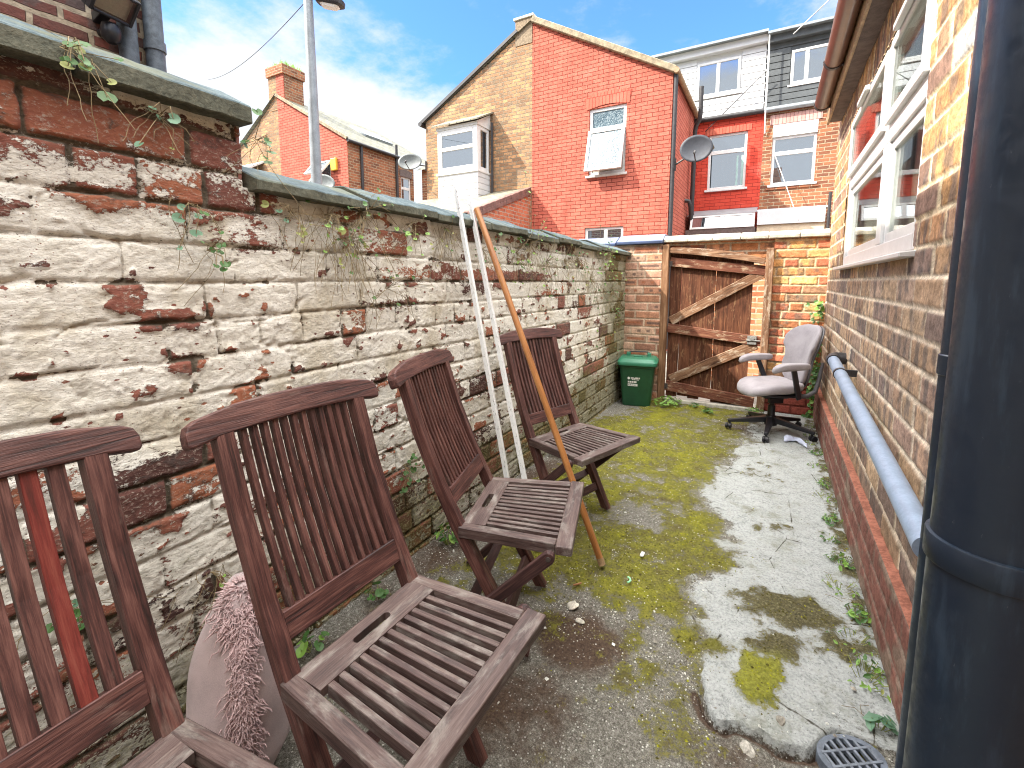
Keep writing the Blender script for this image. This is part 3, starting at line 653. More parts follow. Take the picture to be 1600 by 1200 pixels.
# ================================================================== house on the right: rustic brick, window, eaves, pipes
def brick_cols(UU, VV, row, idx, l, r_, prof, pal, mortar, seed, band=.5, band_c=(.10, .085, .085), blen=.3):
    k = _h(idx, row, seed); pal = np.array(pal); n = len(pal)
    ci = np.clip((k * n).astype(int), 0, n - 1); c = pal[ci] * (.8 + .4 * _h(idx, row, seed + 1))[..., None]
    ph = _h(idx, row, seed + 2) * 6.28; fr = 28 + 40 * _h(idx, row, seed + 3)
    bnd = sst(.25, .75, .5 + .5 * np.sin(l * fr + ph + 1.5 * (fbm(UU * 8, VV * 30, seed + 4, 2) - .5))) * (_h(idx, row, seed + 5) < band)
    bnd = .85 * bnd * sst(.3, .6, fbm(UU * 22, VV * 22, seed + 6, 3)) 
    c = c * (1 - .75 * bnd[..., None]) + np.array(band_c) * (.75 * bnd[..., None])
    c = c * (.8 + .4 * fbm(UU * 16, VV * 16, seed + 7, 3))[..., None]
    mo = np.array(mortar) * (.65 + .7 * fbm(UU * 14, VV * 14, seed + 8, 4))[..., None]
    p = prof[..., None]
    return c * p + mo * (1 - p)
MAT['rustic'] = attrwall('rustic_brick', .32, .6)
house = thing('brick_house', (XR + 2, 2.4, 0), 'rustic brick house close on the right with white window, red plinth and brown gutter', 'house')
WY0, WY1, WZ0, WZ1 = 2.38, 4.62, 1.545, 2.69
U = grid_lines([-1.2, 1.0, WY0, WY1, YB + .02], [.03, .008, .009, .011]); V = grid_lines([-.12, WZ0, WZ1, 2.98], .008)
UU, VV = np.meshgrid(U, V)
CR = .1105
row, idx, l, r_, vb, vt = brick_cells(UU, VV, CR, .325, 111, 6, .05, .005)
sol = (VV > WZ1 - .004) & (VV < WZ1 + .235) & (UU > WY0 - .1) & (UU < WY1 + .1)
si = np.floor(UU / .098); idx = np.where(sol, si + 900, idx); row = np.where(sol, 99, row)
l = np.where(sol, UU - si * .098, l); r_ = np.where(sol, (si + 1) * .098 - UU, r_)
vb = np.where(sol, VV - WZ1 + .02, vb); vt = np.where(sol, WZ1 + .235 - VV, vt)
e = np.minimum(np.minimum(l, r_), np.minimum(vb, vt)) - .0065 + .006 * (fbm(UU * 30, VV * 30, 121, 3) - .5)
prof = sst(-.002, .008, e)
pal = [(.46, .26, .115), (.40, .215, .105), (.33, .185, .115), (.51, .31, .145), (.25, .155, .115), (.44, .235, .105), (.38, .23, .14)]
C = brick_cols(UU, VV, row, idx, l, r_, prof, pal, (.66, .53, .35), 131, .68, (.10, .09, .088))
odd = ((_h(idx, row, 139) > .985)[..., None]) & (prof[..., None] > .5) & (UU[..., None] < 2.3)
C = np.where(odd, np.array([.45, .44, .42]) * (.8 + .4 * fbm(UU * 20, VV * 20, 140, 3))[..., None], C)
grime = sst(.9, .2, VV) * fbm(UU * 3, VV * 3, 141, 4); C = C * (1 - .25 * grime[..., None])
gy = C.mean(-1, keepdims=True); dz = (.38 * sst(1.65, 1.35, VV + .25 * (fbm(UU * 2, VV * 2, 143, 3) - .5)))[..., None]; C = C * (1 - dz) + (gy * np.array([1.22, 1.10, 1.0])) * dz      # lower courses are greyer
hgt = prof * .005 + (_h(idx, row, 136) - .5) * .006 + (fbm(UU * 40, VV * 40, 137, 3) - .5) * .005
pos = np.stack([XR - hgt, UU, VV], -1)
uc = (U[:-1] + U[1:]) / 2; vc = (V[:-1] + V[1:]) / 2
win = ((uc[None, :] > WY0) & (uc[None, :] < WY1) & (vc[:, None] > WZ0) & (vc[:, None] < WZ1))
X1 = XR + .11
rev = merge_vf(([(XR, WY0, WZ0), (X1, WY0, WZ0), (X1, WY0, WZ1), (XR, WY0, WZ1)], [(0, 1, 2, 3)]), ([(XR, WY1, WZ0), (X1, WY1, WZ0), (X1, WY1, WZ1), (XR, WY1, WZ1)], [(0, 3, 2, 1)]),
               ([(XR, WY0, WZ1), (X1, WY0, WZ1), (X1, WY1, WZ1), (XR, WY1, WZ1)], [(0, 1, 2, 3)]), ([(XR, WY0, WZ0), (X1, WY0, WZ0), (X1, WY1, WZ0), (XR, WY1, WZ0)], [(0, 3, 2, 1)]))
relief('wall', U, V, pos, C, ~win, MAT['rustic'], house, extra=(rev[0], rev[1], (.36, .24, .14, 1)), flip=True)
# red painted plinth: two courses of brick with its own relief
U = grid_lines([-1.2, 1.0, YB - .03], [.03, .012]); V = grid_lines([-.12, .335], .008); UU, VV = np.meshgrid(U, V)
row, idx, l, r_, vb, vt = brick_cells(UU, VV, .112, .325, 151, 99, .05, .006)
e = np.minimum(np.minimum(l, r_), np.minimum(vb, vt)) - .004 + .006 * (fbm(UU * 30, VV * 30, 152, 3) - .5); prof = sst(-.003, .010, e)
pr = np.array([.185, .078, .06]) * (.7 + .6 * fbm(UU * 7, VV * 7, 153, 4))[..., None]
pr = pr * prof[..., None] + np.array([.2, .15, .12]) * (1 - prof[..., None])
pe = sst(.58, .7, fbm(UU * 6, VV * 9, 154, 4) + .35 * sst(.12, -.02, VV))[..., None]; pr = pr * (1 - .6 * pe) + np.array([.2, .17, .13]) * .6 * pe
pos = np.stack([XR - .035 - prof * .006 - (fbm(UU * 30, VV * 30, 155, 3) - .5) * .006, UU, VV], -1)
top = ([(XR - .037, -1.2, .335), (XR + .02, -1.2, .35), (XR + .02, YB - .03, .35), (XR - .037, YB - .03, .335)], [(0, 1, 2, 3)])
relief('plinth', U, V, pos, pr, np.ones((len(V) - 1, len(U) - 1), bool), MAT['rustic'], house, extra=(top[0], top[1], (.3, .12, .08, 1)), flip=True)
# side that closes the house beyond the yard, roof and eaves
b = MB(); b.quad((XR + .004, YB + .02, -.1), (6, YB + .02, -.1), (6, YB + .02, 3.0), (XR + .004, YB + .02, 3.0), [(0, 0, 0), (5.5, 0, 0), (5.5, 3.1, 0), (0, 3.1, 0)])
b.build('end_wall', MAT['brick_orange'], house)
b = MB(); b.box((XR - .105, -1.2, 2.915), (XR + .02, YB - .25, 2.93)); b.build('soffit', MAT['soffit'], house)
b = MB(); b.box((XR - .125, -1.2, 2.895), (XR - .105, YB - .25, 3.06)); b.build('fascia', MAT['tan_board'], house, bevel=.002)
b = MB(); b.quad((XR - .19, -1.2, 3.075), (XR - .19, YB - .15, 3.075), (3.6, YB - .15, 4.9), (3.6, -1.2, 4.9), [(0, 0, 0), (6.8, 0, 0), (6.8, 3.7, 0), (0, 3.7, 0)])
b.quad((3.6, -1.2, 4.9), (3.6, YB - .15, 4.9), (7, YB - .15, 3.0), (7, -1.2, 3.0), [(0, 0, 0), (6.8, 0, 0), (6.8, 3.7, 0), (0, 3.7, 0)])
b.build('roof', MAT['slate'], house)
# half-round gutter with brackets
GX, GZ, GR = XR - .185, 3.01, .062
b = MB(); ring = []
GYE = YB - .55
for yy in (-1.2, GYE):
    for rr in (GR, GR - .004):
        for k in range(15): a = math.pi + math.pi * k / 14; ring.append((GX + rr * math.cos(a), yy, GZ + rr * math.sin(a)))
fs = []
for k in range(14):
    fs += [(k, k+1, 30+k+1, 30+k), (15+k, 45+k, 45+k+1, 15+k+1), (30+k, 30+k+1, 45+k+1, 45+k)]
fs += [(0, 30, 45, 15), (14, 29, 59, 44)]
b.add(ring, fs); gutter = b.build('gutter', MAT['brown_pvc'], house, smooth=True)
for yy in (GYE - .02, GYE - .95, GYE - 1.95, GYE - 2.95, GYE - 4.0):
    b = MB(); pts = [(GX + (GR + .005) * math.cos(math.pi + math.pi * k / 14), yy, GZ + (GR + .005) * math.sin(math.pi + math.pi * k / 14)) for k in range(15)] + [(XR - .126, yy, GZ + .03), (XR - .126, yy, GZ - .06)]
    b.prism(pts[:15], (0, .035, 0)); b.box((GX + .05, yy + .005, GZ - .05), (XR - .124, yy + .03, GZ + .02)); b.build('gutter_bracket', MAT['dark_pipe'], gutter, smooth=True)
# ---- the white window: frame, mullion, opening lights above, big panes under
wnd = MB(); FX0, FX1 = XR + .005, XR + .075
MY0, MY1, TZ0, TZ1 = 3.13, 3.27, 2.14, 2.25
def fb(mb, y0, y1, z0, z1, x0=FX0, x1=FX1): mb.box((x0, y0, z0), (x1, y1, z1))
fb(wnd, WY0, WY0 + .07, WZ0, WZ1); fb(wnd, WY1 - .07, WY1, WZ0, WZ1); fb(wnd, WY0 + .07, WY1 - .07, WZ1 - .07, WZ1); fb(wnd, WY0 + .07, WY1 - .07, WZ0, WZ0 + .075)
fb(wnd, MY0, MY1, WZ0 + .075, TZ0); fb(wnd, MY0, MY1, TZ1, WZ1 - .07); fb(wnd, WY0 + .07, WY1 - .07, TZ0, TZ1)
window = wnd.build('window', MAT['white_pvc'], house, bevel=.006, seg=2)
for (a, c) in ((WY0 + .07, MY0), (MY1, WY1 - .07)):
    for (z0, z1, opens) in ((WZ0 + .075, TZ0, 0), (TZ1, WZ1 - .07, 1)):
        bw = .05; x0, x1 = (FX0 - .022, FX0 + .03) if opens else (FX0 + .015, FX0 + .045)
        o = -.022 if opens else .0
        s_ = MB(); A, B_, Z0, Z1 = a + o, c - o, z0 + o, z1 - o
        fb(s_, A, A + bw, Z0, Z1, x0, x1); fb(s_, B_ - bw, B_, Z0, Z1, x0, x1); fb(s_, A + bw, B_ - bw, Z0, Z0 + bw, x0, x1); fb(s_, A + bw, B_ - bw, Z1 - bw, Z1, x0, x1)
        s_.build('sash', MAT['white_pvc'], window, bevel=.004, seg=2)
        s_ = MB(); fb(s_, A + bw, B_ - bw, Z0 + bw, Z1 - bw, x0 + .012, x0 + .018); s_.build('pane', MAT['clear'], window)
        if opens:
            s_ = MB(); ym = A + (B_ - A) * .5; s_.box((x0 - .028, ym - .17, Z1 - .03), (x0 - .001, ym + .17, Z1 + .002)); s_.build('trickle_vent', MAT['white_pvc'], window, bevel=.004)
b = MB(); b.prism([(XR - .055, WY0 - .05, WZ0 - .03), (XR - .055, WY0 - .05, WZ0 - .008), (XR + .06, WY0 - .05, WZ0 + .004), (XR + .06, WY0 - .05, WZ0 - .03)], (0, WY1 - WY0 + .1, 0)); b.build('sill', MAT['white_pvc'], window, bevel=.004)
# room behind, net curtains in folds
b = MB(); b.box((XR + .115, WY0 - .1, 1.0), (XR + 1.9, WY1 + .1, 2.95))
rm = b.build('room', MAT['room'], house)
def curtain(y0, y1, z0, z1, x, mat, par, amp=.02, k=60, axis='x'):
    c = MB(); n = max(16, int((y1 - y0) * 90)); vs = []
    for i in range(n + 1):
        y = y0 + (y1 - y0) * i / n; d = amp * (math.sin(k * y) + .5 * math.sin(k * 1.7 * y + 1))
        for z in (z0, z1): vs.append((x + d, y, z) if axis == 'x' else (y, x + d, z))
    c.add(vs, [(2*i, 2*i+2, 2*i+3, 2*i+1) for i in range(n)]); return c.build('curtain', mat, par, smooth='all', fix=False)
curtain(WY1 - .75, WY1 - .1, 1.5, 2.66, XR + .22, MAT['curtain'], window)
curtain(WY0 + .35, WY0 + .7, 1.5, 2.66, XR + .24, MAT['curtain'], window)
# a pot plant standing on the inner sill
pp = thing('pot_plant', (XR + .19, 2.68, 1.6), 'leafy pot plant on the inside sill behind the kitchen window', 'plant')
b = MB(); b.lathe([(.045, 0), (.06, .1), (.066, .11), (.05, .11)], (XR + .19, 2.68, 1.56), 16); b.build('pot', MAT['tan_board'], pp, smooth=True)
b = MB()
for k in range(46):
    a = rng.uniform(0, 6.28); z = rng.uniform(.1, .5); r0 = rng.uniform(.02, .11); p = Vector((XR + .19 + r0 * math.cos(a) * .6, 2.68 + r0 * math.sin(a), 1.56 + z)); s1 = rng.uniform(.025, .05)
    u = Vector((rng.uniform(-1, 1), rng.uniform(-1, 1), rng.uniform(-.3, .6))).normalized(); v = u.orthogonal().normalized()
    b.poly([p + u * s1, p + v * s1 * .6, p - u * s1 * .8, p - v * s1 * .6])
b.build('leaves', MAT['leaf_bright'], pp, fix=False)

# ---- pipes on the house
bp = thing('soil_pipe', (.29, .86, -.05), 'thick black soil pipe with a raised collar running up in the right foreground', 'pipe')
def black_pipe_mat():
    m = N('scratched_black_pipe'); v = m.coord(); n = m.noise(m.mapping(v, (30, 30, 4)), 1, 6, .7); n2 = m.noise(v, 30, 5, .7)
    c = m.mix(m.rng(n, .5, .75), (.011, .020, .035), (.022, .038, .060)); n3 = m.noise(m.mapping(v, (160, 160, 45)), 1, 4, .7); c = m.mix(m.math('MULTIPLY', m.math('MULTIPLY', m.rng(n3, .72, .85), m.rng(n2, .5, .7)), .45), c, (.16, .18, .19))
    m.base(c).p(Roughness=m.rng(n2, .3, .7, .28, .5)); m.bump(n2, .08, .002); return m.m
MAT['bpipe'] = black_pipe_mat()
b = MB(); b.tube([(.29, .86, -.08), (.29, .86, 3.3)], .069, 40); b.build('pipe', MAT['bpipe'], bp, smooth=True)
b = MB(); b.lathe([(.0695, -.0), (.0735, .001), (.0745, .003), (.0745, .037), (.0735, .039), (.0695, .04)], (.29, .86, 1.02), 40); b.box((.345, .82, 1.025), (.47, .90, 1.055)); b.build('collar', MAT['bpipe'], bp, smooth=True)
b = MB(); b.lathe([(.0695, -.0), (.075, .004), (.077, .012), (.077, .058), (.075, .066), (.0695, .07)], (.29, .86, 2.2), 40); b.build('collar', MAT['bpipe'], bp, smooth=True)
dp = thing('downpipe', (.405, 1.56, 0), 'slim black downpipe standing behind the thick soil pipe, over the drain', 'pipe')
b = MB(); b.tube([(.409, 1.51, 2.9), (.409, 1.51, -.06)], .039, 24); b.build('pipe', MAT['bpipe'], dp, smooth=True)
b = MB(); b.lathe([(.0395, 0), (.043, .003), (.043, .05), (.0395, .053)], (.409, 1.51, 1.19), 24); b.box((.445, 1.475, 1.20), (.472, 1.525, 1.235)); b.build('clip', MAT['bpipe'], dp, smooth=True)
b = MB(); b.lathe([(.0395, 0), (.043, .003), (.043, .05), (.0395, .053)], (.409, 1.51, 2.2), 24); b.build('clip', MAT['bpipe'], dp, smooth=True)
wp = thing('waste_pipe', (.38, 2.7, .8), 'pale grey-blue waste pipe sloping along the house wall', 'pipe')
b = MB(); b.tube([(.385, 3.84, .885), (.39, 1.515, .7285)], .0345, 24); b.build('pipe', MAT['grey_pipe'], wp, smooth=True)
b = MB(); b.tube([(.385, 3.80, .882), (.385, 3.86, .886), (.392, 3.885, .888), (.41, 3.9, .889), (.475, 3.9, .889)], .0415, 20); b.build('elbow', MAT['dark_pipe'], wp, smooth=True)
for yy in (3.42,):
    b = MB(); zz = .735 + (yy - 1.6) / 2.24 * .15; b.tube([(.385, yy - .014, zz - .001), (.385, yy + .014, zz + .001)], .038, 20); b.box((.4, yy - .012, zz - .01), (.472, yy + .012, zz + .03)); b.build('clip', MAT['dark_pipe'], wp, smooth=True)

# drain gully with its oval slotted cover
dr = thing('drain_cover', (.285, 1.575, -.02), 'oval black drain cover with curved slots at the foot of the downpipe', 'drain')
b = MB(); n = 40; rot = R(35); ca, sa = math.cos(rot), math.sin(rot)
def dpt(x, y, z): return (.285 + x * ca - y * sa, 1.575 + x * sa + y * ca, z)
AX, AY = .097, .072
vs = []
for z, k in ((-.07, 1), (-.012, 1.02), (-.002, 1.0), (-.002, .80), (-.02, .78)):
    for i in range(n): a = 2 * math.pi * i / n; vs.append(dpt(AX * k * math.cos(a), AY * k * math.sin(a), z))
b.add(vs, [(j*n+i, j*n+(i+1) % n, (j+1)*n+(i+1) % n, (j+1)*n+i) for j in range(4) for i in range(n)])
b.build('rim', MAT['grey_drain'] if 'grey_drain' in MAT else simple('drain_grey', (.10, .12, .15), .45, .3, 20, .1), dr, smooth=True)
b = MB(); vs = [dpt(AX * .8 * math.cos(2 * math.pi * i / n), AY * .8 * math.sin(2 * math.pi * i / n), -.045) for i in range(n)]; b.poly(vs); b.build('gully', MAT['black_plastic'], dr)
b = MB()
for k in range(-3, 4):
    x = k * .024; yl = AY * .8 * math.sqrt(max(0, 1 - (x / (AX * .8)) ** 2)); 
    if yl > .01: b.beam(dpt(x, -yl, -.006), dpt(x, yl, -.006), .009, .012)
for q in (-.022, .022):
    b.beam(dpt(-.08, q, -.005), dpt(.08, q, -.005), .008, .012)
b.build('grating', simple('drain_bar', (.13, .15, .18), .45, .3, 30, .1), dr, bevel=.001)

# ================================================================== back wall, pier, gate
bw_ = thing('rear_wall', (-.1, YB, 0), 'yellow-red brick wall with pale coping tiles beside and above the wooden gate', 'wall')
U = grid_lines([-.02, XR - .002], .006); V = grid_lines([-.12, 1.875], .006); UU, VV = np.meshgrid(U, V)
row, idx, l, r_, vb, vt = brick_cells(UU, VV, .0925, .27, 211, 5, .06, .005)
e = np.minimum(np.minimum(l, r_), np.minimum(vb, vt)) - .0065 + .008 * (fbm(UU * 34, VV * 34, 221, 3) - .5); prof = sst(-.002, .008, e)
pal = [(.55, .30, .12), (.42, .17, .08), (.5, .2, .09), (.35, .2, .12), (.6, .38, .16), (.46, .16, .09)]
C = brick_cols(UU, VV, row, idx, l, r_, prof, pal, (.5, .38, .24), 231, .5, (.17, .15, .12))
redp = (VV < .37)[..., None]; C = np.where(redp, np.array([.30, .075, .055]) * (.7 + .6 * fbm(UU * 9, VV * 9, 233, 4))[..., None] * (.55 + .45 * prof[..., None]), C)
C = C * (1 - .3 * sst(.9, .3, VV) * (fbm(UU * 4, VV * 4, 235, 3)))[..., None]
hgt = prof * .008 + (_h(idx, row, 236) - .5) * .008 + (fbm(UU * 40, VV * 40, 237, 3) - .5) * .006
relief('brickwork', U, V, np.stack([UU, YB - hgt, VV], -1), C, np.ones((len(V) - 1, len(U) - 1), bool), MAT['rustic'], bw_,
       extra=(*boxvf((-.02, YB + .004, -.12), (XR, YB + .22, 1.875), 'xYZ'), (.4, .24, .13, 1)))
# the course carried over the gate on a timber lintel
U = grid_lines([-1.15, -.0205], .007); V = grid_lines([1.64, 1.875], .006); UU, VV = np.meshgrid(U, V)
row, idx, l, r_, vb, vt = brick_cells(UU, VV, .0925, .27, 211, 5, .06, .005)
e = np.minimum(np.minimum(l, r_), np.minimum(vb, vt)) - .006; prof = sst(-.002, .008, e)
C = brick_cols(UU, VV, row, idx, l, r_, prof, [(.5, .22, .1), (.6, .3, .16), (.4, .15, .08)], (.55, .48, .36), 241, .2)
relief('lintel_course', U, V, np.stack([UU, YB + .058 - prof * .008, VV], -1), C, np.ones((len(V) - 1, len(U) - 1), bool), MAT['rustic'], bw_,
       extra=(*boxvf((-1.15, YB + .06, 1.66), (-.0205, YB + .22, 1.875), 'xzYZ'), (.4, .24, .13, 1)))
x = -1.16
for L_ in (.275, .26, .28, .27, .28, .262):
    b = MB(); b.prism([(x + .003, YB - .05, 1.877), (x + .003, YB - .055, 1.915), (x + .003, YB + .02, 1.955), (x + .003, YB + .2, 1.955), (x + .003, YB + .26, 1.9), (x + .003, YB + .26, 1.877)], (L_ - .006, 0, 0))
    b.build('coping_tile', MAT['pale_stone'], bw_, bevel=.006); x += L_
pier = thing('gate_pier', (-1.4, YB, 0), 'brown brick pier with blue glazed coping tiles left of the gate', 'pier')
U = grid_lines([-1.72, -1.165], .007); V = grid_lines([-.12, 1.86], .006); UU, VV = np.meshgrid(U, V)
row, idx, l, r_, vb, vt = brick_cells(UU, VV, .0975, .29, 311, 99, .04, .002)
e = np.minimum(np.minimum(l, r_), np.minimum(vb, vt)) - .008; prof = sst(-.002, .006, e)
C = brick_cols(UU, VV, row, idx, l, r_, prof, [(.40, .23, .16), (.36, .18, .11), (.46, .30, .21), (.3, .15, .1)], (.44, .33, .24), 331, .0)
ctr = sst(.02, .032, e) * (_h(idx, row, 338) < .62); ckc = np.where((_h(idx, row, 339) < .6)[..., None], np.array([.10, .07, .06]), np.array([.33, .12, .06]))
spl = (sst(.2, .5, np.sin(l * 60 + 9 * _h(idx, row, 337))) * (_h(idx, row, 336) > .6) + (_h(idx, row, 336) <= .6))
C = C * (1 - .8 * (ctr * spl)[..., None]) + ckc * .8 * (ctr * spl)[..., None]
relief('brickwork', U, V, np.stack([UU, YB - .06 - prof * .006, VV], -1), C, np.ones((len(V) - 1, len(U) - 1), bool), MAT['rustic'], pier,
       extra=(*boxvf((-1.72, YB - .055, -.12), (-1.165, YB + .3, 1.86), 'xXYZ'), (.36, .2, .13, 1)))
for x0, x1, dz in ((-1.70, -1.155, 0), (-2.25, -1.715, -.012)):
    b = MB(); b.prism([(x0, YB - .11, 1.865 + dz), (x0, YB - .115, 1.90 + dz), (x0, YB + .05, 1.985 + dz), (x0, YB + .2, 1.985 + dz), (x0, YB + .34, 1.9 + dz), (x0, YB + .34, 1.865 + dz)], (x1 - x0, 0, 0))
    b.build('coping_tile', MAT['blue_tile'], pier, bevel=.008, seg=2)

gf = thing('gateway', (-.6, YB, 0), 'weathered timber posts and head holding the garden gate in the brick opening', 'gateway')
b = MB(); b.beam((-1.125, YB - .03, -.06), (-1.125, YB - .03, 1.85), .075, .08, (0, 1, 0)); b.build('post', MAT['post_wood'], gf, bevel=.005)
b = MB(); b.beam((-.058, YB - .03, -.06), (-.053, YB - .03, 1.775), .075, .08, (0, 1, 0)); b.build('post', MAT['gate_brace'], gf, bevel=.005)
b = MB(); nn = 14; tp_ = [(-1.085 + .99 * k / nn, 1.815 - .13 * (k / nn) ** 2.2 - .02 * k / nn) for k in range(nn + 1)]
b.prism([(x, YB - .055, z) for x, z in tp_] + [(x, YB - .055, z - .062 - .02 * math.sin(math.pi * (x + 1.085) / .99)) for x, z in tp_[::-1]], (0, .05, 0)); b.build('head_board', MAT['gate_brace'], gf, bevel=.004)
b = MB(); b.beam((-1.08, YB - .0, -.0), (-.1, YB - .0, -.0), .12, .05, (0, 0, 1)); b.build('threshold', MAT['concrete'], gf, bevel=.006)
# gate, dropped a little on its hinges
gt = thing('garden_gate', (-.58, YB + .03, 0), 'sagging brown plank gate braced with two diagonal boards', 'gate')
GXa, GXb = -1.082, -.105; YG = YB + .018
def sag(x): return -.125 * (x - GXa) / (GXb - GXa)
nb = 7; bwid = (GXb - GXa - .10) / nb
for k in range(nb):
    x0 = GXa + k * bwid + (.005 if k % 3 == 1 else .0004); x1 = GXa + (k + 1) * bwid - .0004; xm = (x0 + x1) / 2
    zb = .055 + sag(xm) * .35 + rng.uniform(-.012, .012) + (.05 if k == 3 else 0); zt = 1.775 + sag(xm) * .8
    b = MB(); b.box((x0, YG + .012, zb), (x1, YG + .034 + rng.uniform(0, .004), zt)); b.g = [(v[2], v[0] + k * 3.7, v[1]) for v in b.v]; b.build('board', MAT['gate_wood'], gt, bevel=.002)
def gbeam(name, xa, za, xb, zb, h, mat, y=YG - .012, t_=.045):
    b = MB(); b.beam((xa, y, za), (xb, y, zb), t_, h, (0, 0, 1)); return b.build(name, mat, gt, bevel=.004)
gbeam('rail', GXa, 1.655, GXb + .02, 1.655 - .115, .105, MAT['gate_rail'])
gbeam('rail', GXa, .875, GXb + .02, .875 - .105, .105, MAT['gate_rail'])
gbeam('rail', GXa, .175, GXb - .02, .175 - .095, .12, MAT['gate_rail'])
gbeam('brace', GXa + .03, .955, GXb - .01, 1.515, .105, MAT['gate_brace'], YG - .009, .038)
gbeam('brace', GXa + .05, .25, GXb - .03, .735, .11, MAT['gate_brace'], YG - .009, .038)
for z in (1.63, .17):
    b = MB(); b.box((GXa - .03, YG - .045, z - .03), (GXa + .03, YG - .034, z + .03)); b.tube([(GXa - .005, YG - .045, z - .035), (GXa - .005, YG - .045, z + .035)], .008, 8); b.build('hinge', MAT['rust'], gt, bevel=.001)
b = MB(); b.box((GXb - .12, YG - .046, .735), (GXb - .03, YG - .035, .83)); b.tube([(GXb - .13, YG - .05, .78), (GXb + .01, YG - .05, .778)], .007, 8); b.lathe([(.022, 0), (.022, .012)], (GXb - .075, YG - .045, .80), 12, 'y'); b.build('latch', MAT['steel'], gt, bevel=.001)

# ================================================================== folding wooden chairs
CA = R(20.8); SN, CS = math.sin(CA), math.cos(CA); ZS = .495
def bk(l, y, n=0.): return (-l * SN + n * CS - .018, y, ZS + l * CS + n * SN)      # point on the backrest plane
def make_chair(name, label, nsl, sw, redslats=()):
    c = thing(name, (0, 0, 0), label, 'chair', 'folding wooden chairs along the whitewashed wall')
    for sg in (-1, 1):
        y0 = sg * .207 - .021
        path = [(.245, 0), (.115, .24), (-.018, ZS), (-.018 - .16 * SN - .012, ZS + .16 * CS), (-.018 - .38 * SN - .014, ZS + .38 * CS), bk(.60, 0)[::2]]
        fr, ba = [], []; al = [0]
        for p_, q_ in zip(path[:-1], path[1:]): al.append(al[-1] + math.dist(p_, q_))
        for i, (x, z) in enumerate(path):
            a, b_ = path[max(i - 1, 0)], path[min(i + 1, len(path) - 1)]
            d = Vector((b_[0] - a[0], b_[1] - a[1])).normalized(); n = Vector((d.y, -d.x)); hw = .0225 if i < 3 else .02
            if i == 0: fr.append((x + .024, 0)); ba.append((x - .026, 0))
            else: fr.append((x + n.x * hw, z + n.y * hw)); ba.append((x - n.x * hw, z - n.y * hw))
        b = MB()
        for i in range(len(path) - 1):            # one section after another, so the grain follows the bend
            q = [fr[i], fr[i+1], ba[i+1], ba[i]]; o = i * .3 + (5 if sg > 0 else 0)
            vs = [(x, y0, z) for x, z in q] + [(x, y0 + .042, z) for x, z in q]
            gs = [(al[j] + (7 if sg > 0 else 0), yy + (3 if sg > 0 else 0), ac) for yy in (0, .042) for j, ac in ((i, .0225), (i+1, .0225), (i+1, -.0225), (i, -.0225))]
            fs = [(0, 1, 2, 3), (7, 6, 5, 4), (0, 4, 5, 1), (2, 6, 7, 3)]
            if i == 0: fs.append((3, 7, 4, 0))
            if i == len(path) - 2: fs.append((1, 5, 6, 2))
            b.add(vs, fs, gs)
        bm_o = b.build('upright', MAT['chair_back'], c, bevel=.0025)
    out = [(-.285, .572), (-.292, .580), (-.292, .606), (-.284, .626), (-.262, .638), (-.17, .656), (-.09, .661), (0, .662), (.09, .661), (.17, .656), (.262, .638), (.284, .626), (.292, .606), (.292, .580), (.285, .572), (.22, .583), (.1, .590), (0, .592), (-.1, .590), (-.22, .583)]
    b = MB(); n_ = len(out); vs = [bk(l, y, -.016) for y, l in out] + [bk(l, y, .02) for y, l in out]
    gs = [(y + 3, l, 0) for y, l in out] + [(y + 3, l, .03) for y, l in out]
    b.add(vs, [tuple(range(n_)), tuple(range(2 * n_ - 1, n_ - 1, -1))] + [(i, n_ + i, n_ + (i+1) % n_, (i+1) % n_) for i in range(n_)], gs)
    b.build('top_rail', MAT['chair_back'], c, bevel=.005, seg=2)
    b = MB(); b.beam(bk(.098, -.187), bk(.098, .187), .026, .068, bk(1, 0, 0) and (-SN, 0, CS)); b.build('lower_rail', MAT['chair_back'], c, bevel=.002)
    for k in range(nsl):
        y = -.186 + .372 * (k + 1) / (nsl + 1)
        b = MB(); o_ = rng.uniform(0, 50)
        for l_, n_s in ((.125, -.002), (.24, -.010), (.36, -.014), (.48, -.010), (.598, -.002)):
            for a_, c_ in ((-1, -1), (1, -1), (1, 1), (-1, 1)):
                b.v.append(bk(l_, y + a_ * sw / 2, n_s + c_ * .0115)); b.g.append((l_ + o_, a_ * sw / 2 + o_, c_ * .0115))
        b.f += [(3, 2, 1, 0), (16, 17, 18, 19)] + [(4*i + q, 4*i + (q+1) % 4, 4*i + 4 + (q+1) % 4, 4*i + 4 + q) for i in range(4) for q in range(4)]
        b.build('back_slat', MAT['chair_red'] if k in redslats else MAT['chair_back'], c, bevel=.0015)
    # seat
    BW, FW, D = .235, .27, .432
    def ew(x): return BW + (FW - BW) * x / D
    b = MB(); no = 24; slot = []; outer = []
    for k in range(no):
        a = 2 * math.pi * k / no; ca, sa = math.cos(a), math.sin(a)
        slot.append((.046 + .012 * ca, (.05 if sa > 1e-6 else -.05 if sa < -1e-6 else 0) + .012 * sa))
        sx = .046 / max(1e-6, abs(ca)); sy = (ew(.05) - .04) / max(1e-6, abs(sa)); t_ = min(sx, sy)
        outer.append((.046 + ca * t_, sa * t_))
    # corners
    for cx_, cy_ in ((0, -1), (0, 1), (1, -1), (1, 1)):
        px_, py_ = (.0 if cx_ == 0 else .092), cy_ * (ew(.05) - .04)
        k = min(range(no), key=lambda i: (outer[i][0] - px_) ** 2 * 4 + (outer[i][1] - py_) ** 2); outer[k] = (px_, py_)
    for z in (ZS, ZS - .022):
        b.v += [(x, y, z) for x, y in slot] + [(x, y, z) for x, y in outer]; b.g += [(y + 9, x, 0) for x, y in slot] + [(y + 9, x, 0) for x, y in outer]
